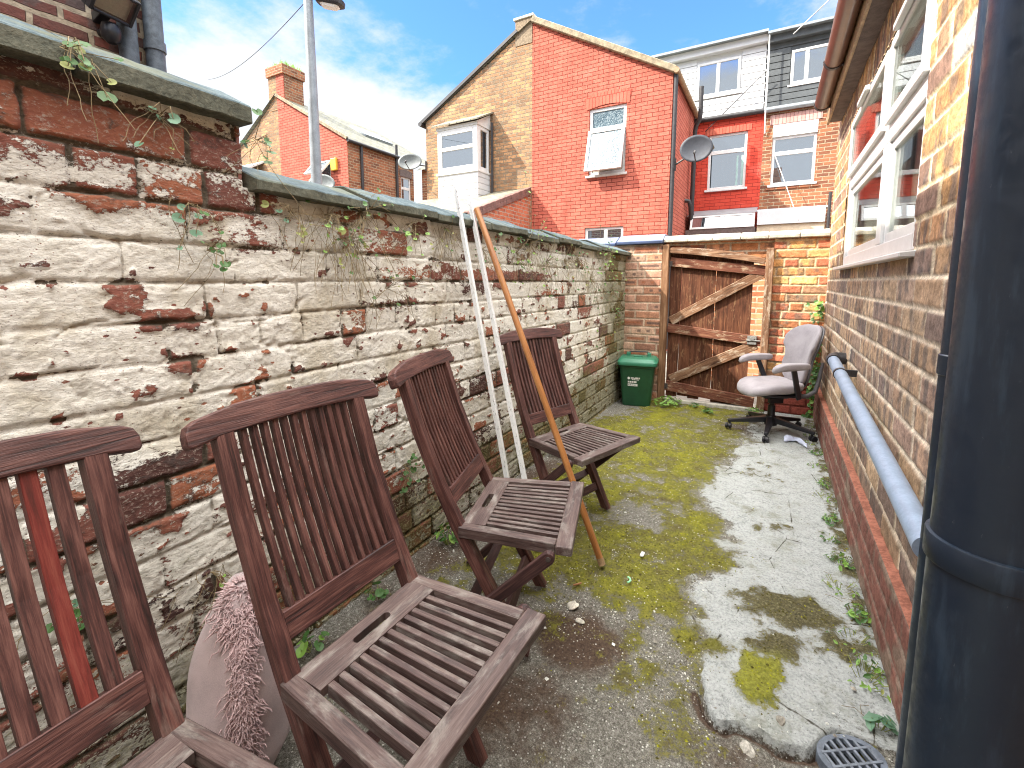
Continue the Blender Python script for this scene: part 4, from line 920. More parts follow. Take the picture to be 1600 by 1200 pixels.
    for k in range(no):
        k2 = (k + 1) % no; b.f += [(k, k2, no + k2, no + k), (2*no + k, 3*no + k, 3*no + k2, 2*no + k2), (k, 2*no + k, 2*no + k2, k2), (no + k, no + k2, 3*no + k2, 3*no + k)]
    b.build('handle_board', MAT['chair_seat'], c)
    b = MB(); b.box((.372, -FW - .008, ZS - .034), (D, FW + .008, ZS), None); b.g = [(y + 5, x, z) for x, y, z in b.v]; b.build('front_rail', MAT['chair_seat'], c, bevel=.005, seg=2)
    for sg in (-1, 1):
        b = MB(); b.beam((-.004, sg * (BW - .02), ZS - .021), (.372, sg * (ew(.372) - .02), ZS - .021), .04, .043); b.build('side_rail', MAT['chair_seat'], c, bevel=.003)
    ns = 12
    for k in range(ns):
        f = (k + 1) / (ns + 1) * 2 - 1
        b = MB(); b.beam((.091, f * (ew(.09) - .04), ZS - .017), (.373, f * (ew(.373) - .04), ZS - .017), .0170, .030); b.build('seat_slat', MAT['chair_seat'], c, bevel=.0015)
    # crossing legs, outside the seat, pivoting under the front rail
    for sg in (-1, 1):
        y0 = sg * .292 - .0125; dx, dz = .365 + .13, .472; L = math.hypot(dx, dz); ux, uz = dx / L, dz / L; nx, nz = -uz, ux
        pts = [(-.158, 0), (-.104, 0)]
        ex, ez = .352, .459
        pts += [(ex - nx * .022, ez - nz * .022)] + [(ex + .022 * (ux * math.sin(q) - nx * math.cos(q)), ez + .022 * (uz * math.sin(q) - nz * math.cos(q))) for q in (R(30), R(60), R(90), R(120), R(150))] + [(ex + nx * .022, ez + nz * .022)]
        b = MB(); b.prism([(x, y0, z) for x, z in pts], (0, .025, 0)); b.g = [(v[0] * ux + v[2] * uz + 11 * (sg + 2), v[1], v[0] * nx + v[2] * nz) for v in b.v]
        b.build('cross_leg', MAT['chair_dark'], c, bevel=.002)
        b = MB(); yo = y0 - .002 if sg < 0 else y0 + .027; b.tube([(ex, yo - .002, ez), (ex, yo + .002, ez)], .009, 10); b.build('pivot_pin', MAT['rust'], c)
    b = MB(); b.beam((.175, -.186, .128), (.175, .186, .128), .022, .045, (-.45, 0, .89)); b.build('stretcher', MAT['chair_dark'], c, bevel=.002)
    b = MB(); b.beam((.02, -.28, .14), (.02, .28, .14), .022, .04, (-.7, 0, .7)); b.build('stretcher', MAT['chair_dark'], c, bevel=.002)
    return c
def place(o, x, y, rz): o.location = (x, y, 0); o.rotation_euler = (0, 0, R(rz))
def dup(src, label):
    r = src.copy(); col.objects.link(r); r['label'] = label
    for ch in list(src.children):
        k = ch.copy(); col.objects.link(k); k.parent = r
    return r
ch2 = make_chair('folding_chair', 'large folding slatted chair in the foreground whose whole weathered seat shows, beside the fluffy cushion', 12, .0148)
ch3 = dup(ch2, 'folding slatted chair turned away with the broom handle behind it, before the white metal strips')
ch4 = dup(ch2, 'farthest folding slatted chair, standing behind the poles, nearest the green bin')
ch1 = make_chair('folding_chair', 'folding chair cut off by the picture corner, with one bright red back slat', 8, .027, (6,))
place(ch2, -.937, .811, -.6); place(ch3, -1.054, 1.565, 16.3); place(ch4, -1.141, 2.58, -17.8); place(ch1, -1.03, .193, 2.5)

# ================================================================== poles leaning on the wall
GP = 'poles leaning on the whitewashed wall'
def strip(p0, p1, label):
    o = thing('metal_strip', p0, label, 'pole', GP); b = MB(); p0 = Vector(p0); p1 = Vector(p1); d = (p1 - p0).normalized()
    sd = Vector((-.35, .9, 0)); sd = (sd - d * sd.dot(d)).normalized(); q = d.cross(sd)
    b.beam(p0, p1, .043, .004, q); b.beam(p0 + sd * .0195 + q * .014, p1 + sd * .0195 + q * .014, .004, .028, q)
    b.build('angle_profile', MAT['white_metal'], o)
    return o
strip((-1.09, 2.03, 0), (-1.548, 2.115, 1.955), 'tall white perforated metal strip, the left and longer one of two leaning on the wall')
strip((-1.01, 2.09, 0), (-1.548, 2.255, 1.905), 'white perforated metal strip between the longer strip and the wooden broom handle')
o = thing('broom_handle', (-.675, 2.11, 0), 'varnished orange-brown wooden broom handle leaning over two chairs against the wall', 'pole', GP)
b = MB(); p0 = Vector((-.675, 2.11, .012)); p1 = Vector((-1.512, 2.26, 1.84)); b.tube([p0, p1], .0175, 16); b.build('handle', MAT['handle_wood'], o, smooth=True, bevel=.004)
b = MB(); dd = (p1 - p0).normalized(); b.tube([p0 - dd * .006, p0 + dd * .03], .0185, 16); b.build('tip', MAT['tan_board'], o, smooth=True)

# ================================================================== pale pink cushion with a shaggy seam
cu = thing('fluffy_cushion', (-1.2, .62, 0), 'pale pink cushion with a shaggy furry seam squeezed between two wooden chairs', 'cushion')
aw = Vector((-.88, .475, 0)); pr_ = Vector((.475, .88, 0)); R0 = Vector((-1.165, .625, 0))
b = MB(); nz, na = 22, 36; vs = []
def cs_(z): 
    return .04 + .115 * math.sin(min(1, max(0, (.545 - z) / .34)) * math.pi / 2) ** .9 if z > .1 else .155 - (.1 - z) * .6
for i in range(nz + 1):
    z = .545 * i / nz; s_ = cs_(z); cc = R0 + aw * (.115 + .04 * (z / .5)) - pr_ * (.028 * (1 - z / .6))
    for k in range(na):
        a = 2 * math.pi * k / na; wob = 1 + .05 * math.sin(3 * a + z * 14)
        rx = s_ * .92 * wob; ry = (.12 + .02) * (s_ / .155) ** .6
        # pointed towards the viewer's edge, where the seam is
        e_ = math.cos(a); p = cc + pr_ * (math.sin(a) * rx * (1 - .25 * max(0, -e_))) + aw * (e_ * ry); vs.append((p.x, p.y, z))
b.add(vs, [(j*na+i, j*na+(i+1) % na, (j+1)*na+(i+1) % na, (j+1)*na+i) for j in range(nz) for i in range(na)] + [tuple(range(na - 1, -1, -1)), tuple(range(nz * na, nz * na + na))])
b.build('cover', MAT['pink_fabric'], cu, smooth='all')
b = MB()
for k in range(2600):
    z = rng.uniform(.0, .52); t_ = rng.gauss(0, .24) * (1.35 if z > .47 else 1 + .35 * max(0, .2 - z) / .2); s_ = cs_(min(z, .54)); ry = .14 * (s_ / .155) ** .6
    wd = .036 + .02 * sst(.4, .5, np.array(z)) - .006 * math.sin(z * 20)
    base = R0 + aw * (.115 + .04 * (z / .5) - ry + abs(t_) * .03 + max(0, z - .5) * .5 * abs(rng.gauss(0, .6))) - pr_ * (.028 * (1 - z / .6)) + pr_ * (t_ * float(wd) * 1.5)
    base.z = min(z, .55)
    d = (-aw * 1.0 + pr_ * (t_ * 1.3) + Vector((0, 0, rng.uniform(-.7, .5) + (1.2 if z > .52 else 0)))).normalized()
    cur = pr_ * rng.uniform(-1.1, 1.1) + Vector((0, 0, -rng.uniform(.0, 1.5))); Ls = rng.uniform(.014, .03); path = []
    for q in range(4):
        f = q / 3; path.append(base + d * (Ls * f) + cur * (Ls * .55 * f * f) + pr_ * (.004 * math.sin(f * 7 + k)) + Vector((0, 0, .004 * math.cos(f * 8 + k * 1.7))))
    b.tube(path, [.0024, .0027, .0022, .0009], 4, caps=False)
for k in range(750):                                  # the tufted corner on top
    a = rng.uniform(0, 6.28); z = rng.uniform(.475, .56); rr = .052 * math.sqrt(max(.02, 1 - ((z - .49) / .075) ** 2)); cc = R0 + aw * .14
    base = cc + (pr_ * math.sin(a) - aw * math.cos(a)) * rr; base.z = z; d = ((pr_ * math.sin(a) - aw * math.cos(a)) + Vector((0, 0, (z - .49) * 12))).normalized()
    cur = Vector((rng.uniform(-1, 1), rng.uniform(-1, 1), rng.uniform(-1.4, .2))); Ls = rng.uniform(.014, .026)
    b.tube([base + d * (Ls * f - .006) + cur * (Ls * .5 * f * f) for f in (0, .33, .67, 1)], [.0024, .0027, .0022, .0009], 4, caps=False)
b.build('shaggy_seam', MAT['fluff'], cu, smooth='all', fix=False)

# ================================================================== green bin in the corner
RB = Matrix.Translation((-1.345, 5.40, 0)) @ Matrix.Rotation(R(9), 4, 'Z')
bn = thing('food_waste_bin', (-1.345, 5.40, 0), 'small green bin with a lighter lid beside the brick pier', 'bin')
def rrect(hx, hy, r, n=5):
    p = []
    for cx_, cy_, a0 in ((1, 1, 0), (-1, 1, 90), (-1, -1, 180), (1, -1, 270)):
        for k in range(n + 1): a = R(a0 + 90 * k / n); p.append((cx_ * (hx - r) + r * math.cos(a), cy_ * (hy - r) + r * math.sin(a)))
    return p
def loft(mb, layers, M=None, cap=True):
    n = len(layers[0][0]); vs = []
    for pts, z in layers:
        for x, y in pts:
            v = Vector((x, y, z)); vs.append(M @ v if M is not None else v)
    m = len(layers)
    fs = [(j*n+i, j*n+(i+1) % n, (j+1)*n+(i+1) % n, (j+1)*n+i) for j in range(m - 1) for i in range(n)]
    if cap: fs += [tuple(range(n - 1, -1, -1)), tuple(range((m - 1) * n, m * n))]
    mb.add(vs, fs)
b = MB(); loft(b, [(rrect(.155, .13, .03), -.015), (rrect(.16, .135, .035), .01), (rrect(.195, .17, .04), .44), (rrect(.205, .18, .04), .442), (rrect(.207, .182, .04), .47)], RB); b.build('body', MAT['bin_green'], bn, smooth=True)
b = MB(); loft(b, [(rrect(.222, .197, .045), .465), (rrect(.226, .2, .045), .472), (rrect(.226, .2, .045), .505), (rrect(.217, .192, .05), .515), (rrect(.212, .187, .05), .518), (rrect(.205, .18, .05), .535), (rrect(.19, .165, .05), .545)], RB)
lid = b.build('lid', MAT['lid_green'], bn, smooth=True)
b = MB()
for x in (-.12, .12): b.box((x - .022, .05, .543), (x + .022, .12, .585), RB)
b.box((-.05, -.02, .543), (.05, .03, .56), RB)
b.build('hinge_lug', MAT['lid_green'], lid, bevel=.004)
b = MB(); b.tube([RB @ Vector(p) for p in ((-.14, .10, .57), (-.10, .115, .59), (.10, .115, .59), (.14, .10, .57))], .008, 8); b.build('handle', MAT['dark_pipe'], bn, smooth=True)
b = MB()
def front(x, z): t_ = (z - .01) / .43; return RB @ Vector((x, -(.135 + .035 * t_) - .0035, z))
def lab(x0, x1, z0, z1): b.quad(front(x0, z0), front(x1, z0), front(x1, z1), front(x0, z1))
for k in range(14):                                   # printed mark: a roundel, a worn line of small text, a panel below
    a = 2 * math.pi * k / 14; 
b.poly([front(-.085 + .014 * math.cos(a), .315 + .016 * math.sin(a)) for a in [2 * math.pi * i / 14 for i in range(14)]])
x = -.062
for wd_ in (.012, .016, .010, .018, .012, .014):
    lab(x, x + wd_, .309, .327 if wd_ != .010 else .322); x += wd_ + .004
x = -.05
for wd_ in (.014, .02, .012, .02): lab(x, x + wd_, .294, .304); x += wd_ + .004
lab(-.095, .015, .222, .25); x = -.095
for wd_ in (.016, .02, .02, .03): lab(x, x + wd_, .262, .282); x += wd_ + .004
b.build('printed_label', MAT['label_white'], bn, fix=False)
b = MB()
x = -.088
for wd_ in (.012, .02, .016, .022): 
    p = [front(x, .232), front(x + wd_, .232), front(x + wd_, .24), front(x, .24)]; b.poly([q + (RB.to_3x3() @ Vector((0, -.0012, 0))) for q in p]); x += wd_ + .004
b.build('label_print', MAT['bin_green'], bn, fix=False)

# ================================================================== office chair
OC = Vector((.045, 4.93, 0)); oy = R(-149)
oc = thing('office_chair', OC, 'lilac-grey padded office chair on a black five-star base by the gate', 'office chair')
MO = Matrix.Translation(OC) @ Matrix.Rotation(oy, 4, 'Z')
def OP(x, y, z): return MO @ Vector((x, y, z))
def pad(mb, outline, top, bot, M, layers=7, edge=.5, zf=None):
    """soft pad: outline pts scaled through its thickness"""
    L = []; n = len(outline)
    cx_ = sum(p[0] for p in outline) / n; cy_ = sum(p[1] for p in outline) / n; vs = []
    ks = [(-1, .88), (-.75, .965), (-.3, 1), (.25, 1), (.65, .97), (.9, .9), (.98, .75), (1.0, .5), (1.01, .25)]
    for t_, s_ in ks:
        for x, y in outline:
            X_, Y_ = cx_ + (x - cx_) * s_, cy_ + (y - cy_) * s_; z = bot + (top - bot) * (t_ + 1) / 2
            if zf: z += zf(X_, Y_)
            vs.append(M @ Vector((X_, Y_, z)))
    m = len(ks); fs = [(j*n+i, j*n+(i+1) % n, (j+1)*n+(i+1) % n, (j+1)*n+i) for j in range(m - 1) for i in range(n)]
    mb.add(vs, fs + [tuple(range(n - 1, -1, -1)), tuple(range((m - 1) * n, m * n))])
def superel(hx, hy, e=3.2, n=40, f=None):
    p = []
    for k in range(n):
        a = 2 * math.pi * k / n; c_, s_ = math.cos(a), math.sin(a)
        x = hx * math.copysign(abs(c_) ** (2 / e), c_); y = hy * math.copysign(abs(s_) ** (2 / e), s_)
        p.append(f(x, y) if f else (x, y))
    return p
b = MB(); pad(b, superel(.255, .25, 3, 44, lambda x, y: (x + .03, y * (1 - .10 * max(0, -x / .25)))), .485, .40, MO, zf=lambda x, y: -.06 * max(0, (x - .10) / .19) ** 2 + .022 * max(0, (-x) / .2) - .02 * (1 - min(1, abs(y) / .2) ** 2) * (1 if x < .1 else .5) + .012)
b.build('seat', MAT['lilac'], oc, smooth='all')
b = MB(); pad(b, superel(.22, .22, 3, 36), .405, .375, MO); b.build('seat_pan', MAT['chair_black'], oc, smooth='all')
# backrest: local frame with u across, v up, leaning back
MBk = MO @ Matrix.Translation((-.225, 0, .46)) @ Matrix.Rotation(R(-14), 4, 'Y') @ Matrix(((0, 0, 1, 0), (1, 0, 0, 0), (0, 1, 0, 0), (0, 0, 0, 1)))
def bkw(v):   # half width up the back
    return float(np.interp(v, [0, .05, .16, .25, .31, .36, .44, .5, .55, .575], [.10, .155, .185, .175, .19, .225, .228, .20, .14, .07]))
ol = [(bkw(v), v) for v in np.linspace(0, .575, 22)] + [(-bkw(v), v) for v in np.linspace(.575, 0, 22)]
zb_ = lambda u, v: .05 * (u / .2) ** 2 + .035 * math.sin(v / .575 * math.pi) * .6
b = MB(); pad(b, ol, .04, -.012, MBk, zf=zb_); b.build('backrest', MAT['lilac'], oc, smooth='all')
ol2 = [(x * 1.05, .0 + (y - .29) * 1.03 + .285) for x, y in ol]
b = MB(); pad(b, ol2, -.005, -.03, MBk, zf=zb_); b.build('back_shell', MAT['chair_grey'], oc, smooth='all')
b = MB()
for s_ in (-1, 1):
    b.tube([OP(-.05, s_ * .17, .385), OP(-.2, s_ * .19, .39), OP(-.275, s_ * .19, .43), OP(-.30, s_ * .195, .55), OP(-.315, s_ * .205, .70)], [.018, .02, .02, .017, .012], 10)
b.build('back_frame', MAT['chair_grey'], oc, smooth=True)
for s_ in (-1, 1):
    b = MB(); b.beam(OP(-.10, s_ * .235, .37), OP(.0, s_ * .285, .66), .022, .045, OP(1, 0, 0) - OP(0, 0, 0)); arm = b.build('arm_support', MAT['chair_black'], oc, bevel=.004)
    b = MB(); Ma = MO @ Matrix.Translation((.02, s_ * .285, 0))
    pad(b, superel(.165, .046, 3, 28), .705, .65, Ma, zf=lambda x, y: -.035 * max(0, (x - .02) / .13) ** 2 + .004); b.build('arm_pad', MAT['lilac'], arm, smooth='all')
b = MB(); b.tube([OP(0, 0, .09), OP(0, 0, .26)], .032, 16); b.tube([OP(0, 0, .2), OP(0, 0, .38)], .022, 16); b.box((-.11, -.07, .335), (.10, .07, .39), MO); b.box((-.05, .06, .30), (.08, .10, .35), MO)
b.build('column', MAT['chair_black'], oc, smooth=True, bevel=.004)
b = MB(); b.lathe([(.03, .06), (.055, .07), (.06, .12), (.04, .16)], OC, 20); hub = b.build('hub', MAT['chair_black'], oc, smooth=True)
for k in range(5):
    a = R(-95 + 72 * k); d = Vector((math.cos(a), math.sin(a), 0)); pd = Vector((-d.y, d.x, 0))
    b = MB(); b.beam(OC + d * .03 + Vector((0, 0, .125)), OC + d * .375 + Vector((0, 0, .078)), .06, .055, (0, 0, 1), .032, .026)
    b.tube([OC + d * .355 + Vector((0, 0, .085)), OC + d * .355 + Vector((0, 0, .05))], .012, 8)
    leg = b.build('leg', MAT['chair_black'], oc, bevel=.006, seg=2)
    b = MB(); a2 = a + 1.1 * (k - 1.5); ax = Vector((math.cos(a2), math.sin(a2), 0)); cpt = OC + d * .365 + Vector((0, 0, .027))
    b.tube([cpt - ax * .026, cpt - ax * .006], .0275, 16); b.tube([cpt + ax * .006, cpt + ax * .026], .0275, 16); b.tube([cpt - ax * .01, cpt + ax * .01], .014, 10)
    b.build('caster', MAT['chair_black'], leg, smooth=True, bevel=.003)

# pale cloth dropped on the concrete
rg = MB(); vs = []; n = 26; m = 12
for i in range(n + 1):
    for j in range(m + 1):
        u, v = i / n, j / m
        x = .155 + .17 * u; y = 4.68 + .055 * math.sin(u * 3.0) * 1.1 - .19 * max(0, u - .45) + (v - .5) * (.085 + .03 * math.sin(u * 7))
        z = .006 + .034 * abs(math.sin(u * 5.5 + v * 1.3)) * math.sin(v * math.pi) + .018 * float(vn(np.array(u * 7.), np.array(v * 5.), 5))
        vs.append((x, y, z))
rg.add(vs, [(i*(m+1)+j, (i+1)*(m+1)+j, (i+1)*(m+1)+j+1, i*(m+1)+j+1) for i in range(n) for j in range(m)])
o = rg.build('crumpled_cloth', MAT['rag'], None, smooth='all'); tag(o, 'crumpled pale blue cloth on the concrete under the office chair', 'cloth')
md = o.modifiers.new('thick', 'SOLIDIFY'); md.thickness = .004

# ================================================================== terraces beyond the gate
def wall_holes(mb, u0, u1, v0, v1, holes, T, depth=.1):
    """rectangle with openings; T(u, d, v) -> world point, d = depth into the wall"""
    us = sorted({u0, u1, *[h[0] for h in holes], *[h[1] for h in holes]}); vs = sorted({v0, v1, *[h[2] for h in holes], *[h[3] for h in holes]})
    for a, b in zip(us[:-1], us[1:]):
        for c, d in zip(vs[:-1], vs[1:]):
            if any(h[0] < (a + b) / 2 < h[1] and h[2] < (c + d) / 2 < h[3] for h in holes): continue
            mb.quad(T(a, 0, c), T(b, 0, c), T(b, 0, d), T(a, 0, d), [(a, c, 0), (b, c, 0), (b, d, 0), (a, d, 0)])
    for a, b, c, d in holes:
        for p, q in (((a, c), (a, d)), ((b, c), (b, d)), ((a, c), (b, c)), ((a, d), (b, d))):
            mb.quad(T(p[0], 0, p[1]), T(q[0], 0, q[1]), T(q[0], depth, q[1]), T(p[0], depth, p[1]), [(p[0], p[1], 0), (q[0], q[1], 0), (q[0] + .1, q[1], 0), (p[0] + .1, p[1], 0)])
def TY(Y): return lambda u, d, v: (u, Y + d, v)
def TX(X): return lambda u, d, v: (X - d, u, v)
def tbox(mb, T, u0, u1, d0, d1, v0, v1):
    p = [T(u, d, v) for v in (v0, v1) for u, d in ((u0, d0), (u1, d0), (u1, d1), (u0, d1))]
    mb.add(p, [(0,3,2,1),(4,5,6,7),(0,1,5,4),(1,2,6,5),(2,3,7,6),(3,0,4,7)])
def casement(par, T, u0, u1, v0, v1, hb=(), vb=(), fw=.06, d=.03, sill=True, panes=('pane',), mat='white_pvc', name='window', curt=None):
    b = MB(); tbox(b, T, u0, u0 + fw, d, d + .06, v0, v1); tbox(b, T, u1 - fw, u1, d, d + .06, v0, v1)
    tbox(b, T, u0 + fw, u1 - fw, d, d + .06, v0, v0 + fw); tbox(b, T, u0 + fw, u1 - fw, d, d + .06, v1 - fw, v1)
    for z in hb: tbox(b, T, u0 + fw, u1 - fw, d - .006, d + .06, z - .045, z + .045)
    for x in vb: tbox(b, T, x - .04, x + .04, d - .003, d + .06, v0 + fw, v1 - fw)
    if sill: tbox(b, T, u0 - .05, u1 + .05, -.05, d + .02, v0 - .05, v0 - .002)
    w_ = b.build(name, MAT[mat], par, bevel=.006)
    us = [u0 + fw] + [x for x in vb] + [u1 - fw]; vs = [v0 + fw] + [z for z in hb] + [v1 - fw]; k = 0
    for i in range(len(us) - 1):
        for j in range(len(vs) - 1):
            a, c = us[i] + (.04 if i else 0), us[i+1] - (.04 if i < len(us) - 2 else 0); e, f = vs[j] + (.045 if j else 0), vs[j+1] - (.045 if j < len(vs) - 2 else 0)
            p = MB(); tbox(p, T, a, c, d + .02, d + .028, e, f); p.build('pane', MAT[panes[k % len(panes)]], w_); k += 1
    return w_
YR, YM, PX0, EX = 10.0, 12.9, -5.12, -1.98
EZ, RZ = 5.557, 7.27
# ---- house A: bare brick half with a bay
hA = thing('brick_house', (-6.7, YR, 0), 'bare buff brick half of the tall gable, with a white bay window', 'house')
b = MB(); wall_holes(b, -8.28, PX0, -.1, 5.6, [], TY(YR))
b.poly([(-8.28, YR, 5.6), (PX0, YR, 5.6), (PX0, YR, RZ)], [(-8.28, 5.6, 0), (PX0, 5.6, 0), (PX0, RZ, 0)])
wall_holes(b, YR, YM, -.1, 5.6, [], TX(-8.28))
b.build('wall', MAT['brick_buff'], hA, fix=False)
b = MB(); b.box((-5.56, YR - .012, 6.85), (PX0 + .0, YR + .5, 7.40)); b.build('apex_stack', MAT['brick_buff'], hA)
b = MB(); b.box((-5.6, YR - .04, 7.402), (PX0 + .04, YR + .54, 7.46)); b.build('stack_cap', MAT['pale_stone'], hA, bevel=.01)
b = MB(); sl = math.hypot(3.16, 1.67)
b.quad((-8.42, YR - .06, 5.60), (PX0, YR - .06, 7.31), (PX0, YM + .5, 7.31), (-8.42, YM + .5, 5.60), [(0, 0, 0), (0, sl, 0), (3.4, sl, 0), (3.4, 0, 0)])
b.build('roof', MAT['slate'], hA); b = MB(); b.beam((-8.42, YR - .045, 5.59), (-5.5, YR - .045, 7.17), .05, .075); b.build('verge', MAT['dark_pipe'], hA)
b = MB(); b.tube([(-8.4, YR - .1, 5.56), (-8.4, YM, 5.56)], .06, 10); b.build('gutter', MAT['dark_pipe'], hA, smooth=True)
b = MB(); b.quad((-10.9, YM, -.1), (-8.28, YM, -.1), (-8.28, YM, 5.3), (-10.9, YM, 5.3), [(0, 0, 0), (2.6, 0, 0), (2.6, 5.4, 0), (0, 5.4, 0)]); b.build('rear_wall', MAT['brick_brown'], hA)
b = MB(); b.quad((-11.0, YM - .15, 5.25), (-5.0, YM - .15, 5.25), (-5.0, 16.6, 7.75), (-11.0, 16.6, 7.75), [(0, 0, 0), (6, 0, 0), (6, 4.5, 0), (0, 4.5, 0)]); b.build('main_roof', MAT['slate'], hA)
# bay
BX0, BX1, BY = -7.46, -6.28, 9.44
b = MB(); T = TY(BY); 
b.box((BX0, BY + .02, 3.3), (BX1, YR - .002, 4.03)); bay = b.build('bay_window', MAT['white_clad'], hA)
b = MB()
for k in range(5): z = 3.36 + k * .14; b.box((BX0 - .004, BY + .004, z), (BX1 + .012, YR - .004, z + .124))
b.build('cladding', MAT['white_clad'], bay, bevel=.004)
b = MB(); b.box((BX0 - .03, BY - .03, 4.03), (BX1 + .03, YR - .003, 4.075)); b.box((BX0 + .02, BY + .1, 4.08), (BX1 - .1, YR - .02, 4.2)); b.build('bay_sill', MAT['white_pvc'], bay, bevel=.005)
casement(bay, TY(BY), BX0 + .0, BX1 - .0, 4.08, 5.10, hb=(4.64,), fw=.13, d=.0, sill=False, name='front_light')
casement(bay, TX(BX1 - .001), BY + .062, YR - .03, 4.08, 5.10, fw=.09, d=.0, sill=False, name='side_light')
casement(bay, lambda u, d, v: (BX0 + .001 + d, u, v), BY + .062, YR - .03, 4.08, 5.10, fw=.09, d=.0, sill=False, name='side_light')
b = MB(); b.box((BX0 - .02, BY - .02, 5.10), (BX1 + .02, YR - .004, 5.17)); b.prism([(BX1 + .0, BY - .02, 5.17), (BX1 + .0, YR - .003, 5.17), (BX1 + .0, YR - .003, 5.46)], (.018, 0, 0)); b.build('fascia', MAT['white_pvc'], bay)
b = MB(); b.prism([(BX0 - .12, BY - .1, 5.172), (BX0 - .12, BY - .1, 5.205), (BX0 - .12, YR - .002, 5.52), (BX0 - .12, YR - .002, 5.48)], (BX1 - BX0 + .22, 0, 0)); b.g = [(v[0], v[1] * 1.2, 0) for v in b.v]; b.build('canopy_roof', MAT['slate2'], bay)
b = MB(); b.tube([(BX1 + .1, YR - .06, 5.25), (BX1 + .1, YR - .06, 3.3)], .03, 8); b.build('downpipe', MAT['dark_pipe'], hA, smooth=True)
# lean-to outbuilding against it
ob = thing('outbuilding', (-6.7, 8.7, 0), 'low red brick lean-to with mossy tiles in front of the bay window', 'outbuilding')
b = MB(); OX = -5.135
side = [(OX, 7.5, -.1), (OX, YR - .01, -.1), (OX, YR - .01, 3.53), (OX, 7.5, 2.68)]
b.poly(side, [(p[1], p[2], 0) for p in side]); b.quad((-8.3, 7.5, -.1), (OX, 7.5, -.1), (OX, 7.5, 2.68), (-8.3, 7.5, 2.68), [(-8.3, 0, 0), (OX, 0, 0), (OX, 2.78, 0), (-8.3, 2.78, 0)])
b.build('wall', MAT['brick_plain'], ob, fix=False)
b = MB(); b.prism([(-8.4, 7.40, 2.68), (-8.4, 7.40, 2.73), (-8.4, YR - .006, 3.62), (-8.4, YR - .006, 3.56)], (OX + 8.4 - .02, 0, 0)); b.g = [(v[0], v[1] * 1.06, 0) for v in b.v]; b.build('roof', MAT['slate2'], ob)
MAT['verge_tile'] = simple('brown_verge_tile', (.16, .085, .07), .7, .25, 8, .2)
b = MB(); nv = 11
for k in range(nv):
    y0 = 7.40 + (YR - .03 - 7.40) * k / nv; y1 = 7.40 + (YR - .03 - 7.40) * (k + 1) / nv - .012; z0 = 2.68 + (y0 - 7.4) * .342; z1 = 2.68 + (y1 - 7.4) * .342
    b.prism([(OX - .12, y0, z0 + .075), (OX - .12, y1, z1 + .085), (OX - .12, y1, z1 - .0), (OX - .12, y0, z0 - .0)], (.145, 0, 0)); b.prism([(OX + .004, y0, z0 + .0), (OX + .004, y1, z1 + .0), (OX + .004, y1, z1 - .09), (OX + .004, y0, z0 - .09)], (.024, 0, 0))
b.build('verge_tiles', MAT['verge_tile'], ob, bevel=.006)
# ---- house B: red painted half
hB = thing('painted_house', (-3.5, YR, 0), 'house with bright red painted brick gable and an open frosted window', 'house')
w1 = (-3.72, -2.90, 3.74, 5.14); w0 = (-3.78, -2.90, 1.35, 2.62)
b = MB(); wall_holes(b, PX0, EX, -.1, EZ, [w1, w0], TY(YR)); b.poly([(PX0, YR, EZ), (EX, YR, EZ), (PX0, YR, RZ)], [(PX0, EZ, 0), (EX, EZ, 0), (PX0, RZ, 0)])
b.build('front_wall', MAT['brick_red'], hB, fix=False)
b = MB(); wall_holes(b, YR, YM, -.1, EZ, [], TX(EX)); b.build('side_wall', MAT['brick_red'], hB, fix=False)
b = MB(); n = 9; pts = [(-3.78, 5.13)] + [(-3.72 + .82 * k / n, 5.14 + .05 * math.sin(math.pi * k / n)) for k in range(n + 1)] + [(-2.84, 5.13), (-2.80, 5.40)] + [(-2.80 - 1.02 * k / n, 5.40 + .05 * math.sin(math.pi * k / n)) for k in range(1, n + 1)]
b.prism([(x, YR - .012, z) for x, z in pts], (0, .02, 0)); b.g = [(v[0], v[2] - 5.1 + .02, 0) for v in b.v]; b.build('arch', MAT['arch_red'], hB)
wB = casement(hB, TY(YR), *w1, hb=(4.70,), d=.035, panes=('room', 'frosted'), fw=.07)
# the lower light swings out on its top edge
ang = R(15.5)
def TS(u, d, v):
    h = v - 4.69; return (u - .03, YR - .01 + h * math.sin(ang) + d * math.cos(ang), 4.69 + h * math.cos(ang) - d * math.sin(ang))
b = MB(); f_ = .065; u0, u1, v0, v1 = -3.70, -2.89, 3.76, 4.69
for q in ((u0, u0 + f_, v0, v1), (u1 - f_, u1, v0, v1), (u0 + f_, u1 - f_, v0, v0 + f_), (u0 + f_, u1 - f_, v1 - f_, v1)): tbox(b, TS, q[0], q[1], 0, .05, q[2], q[3])
sa = b.build('open_sash', MAT['white_pvc'], wB, bevel=.004); 
b = MB(); tbox(b, TS, u0 + f_, u1 - f_, .018, .026, v0 + f_, v1 - f_); b.build('sash_pane', MAT['frosted'], wB)
casement(hB, TY(YR), *w0, vb=(-3.3,), d=.035, panes=('pane',))
b = MB(); b.beam((EX + .05, YR - .04, EZ + .015), (PX0 + .02, YR - .04, RZ + .045), .12, .12); b.build('stone_verge', MAT['stone'], hB, bevel=.01)
b = MB(); b.quad((EX + .1, YR - .1, EZ + .04), (PX0, YR - .1, RZ + .105), (PX0, YM + .5, RZ + .105), (EX + .1, YM + .5, EZ + .04), [(0, 0, 0), (0, 3.6, 0), (3.4, 3.6, 0), (3.4, 0, 0)]); b.build('roof', MAT['slate'], hB)
b = MB(); b.tube([(EX + .075, YR - .1, EZ - .01), (EX + .075, YM - .02, EZ - .04)], .055, 12); b.build('gutter', MAT['tan_board'], hB, smooth=True)
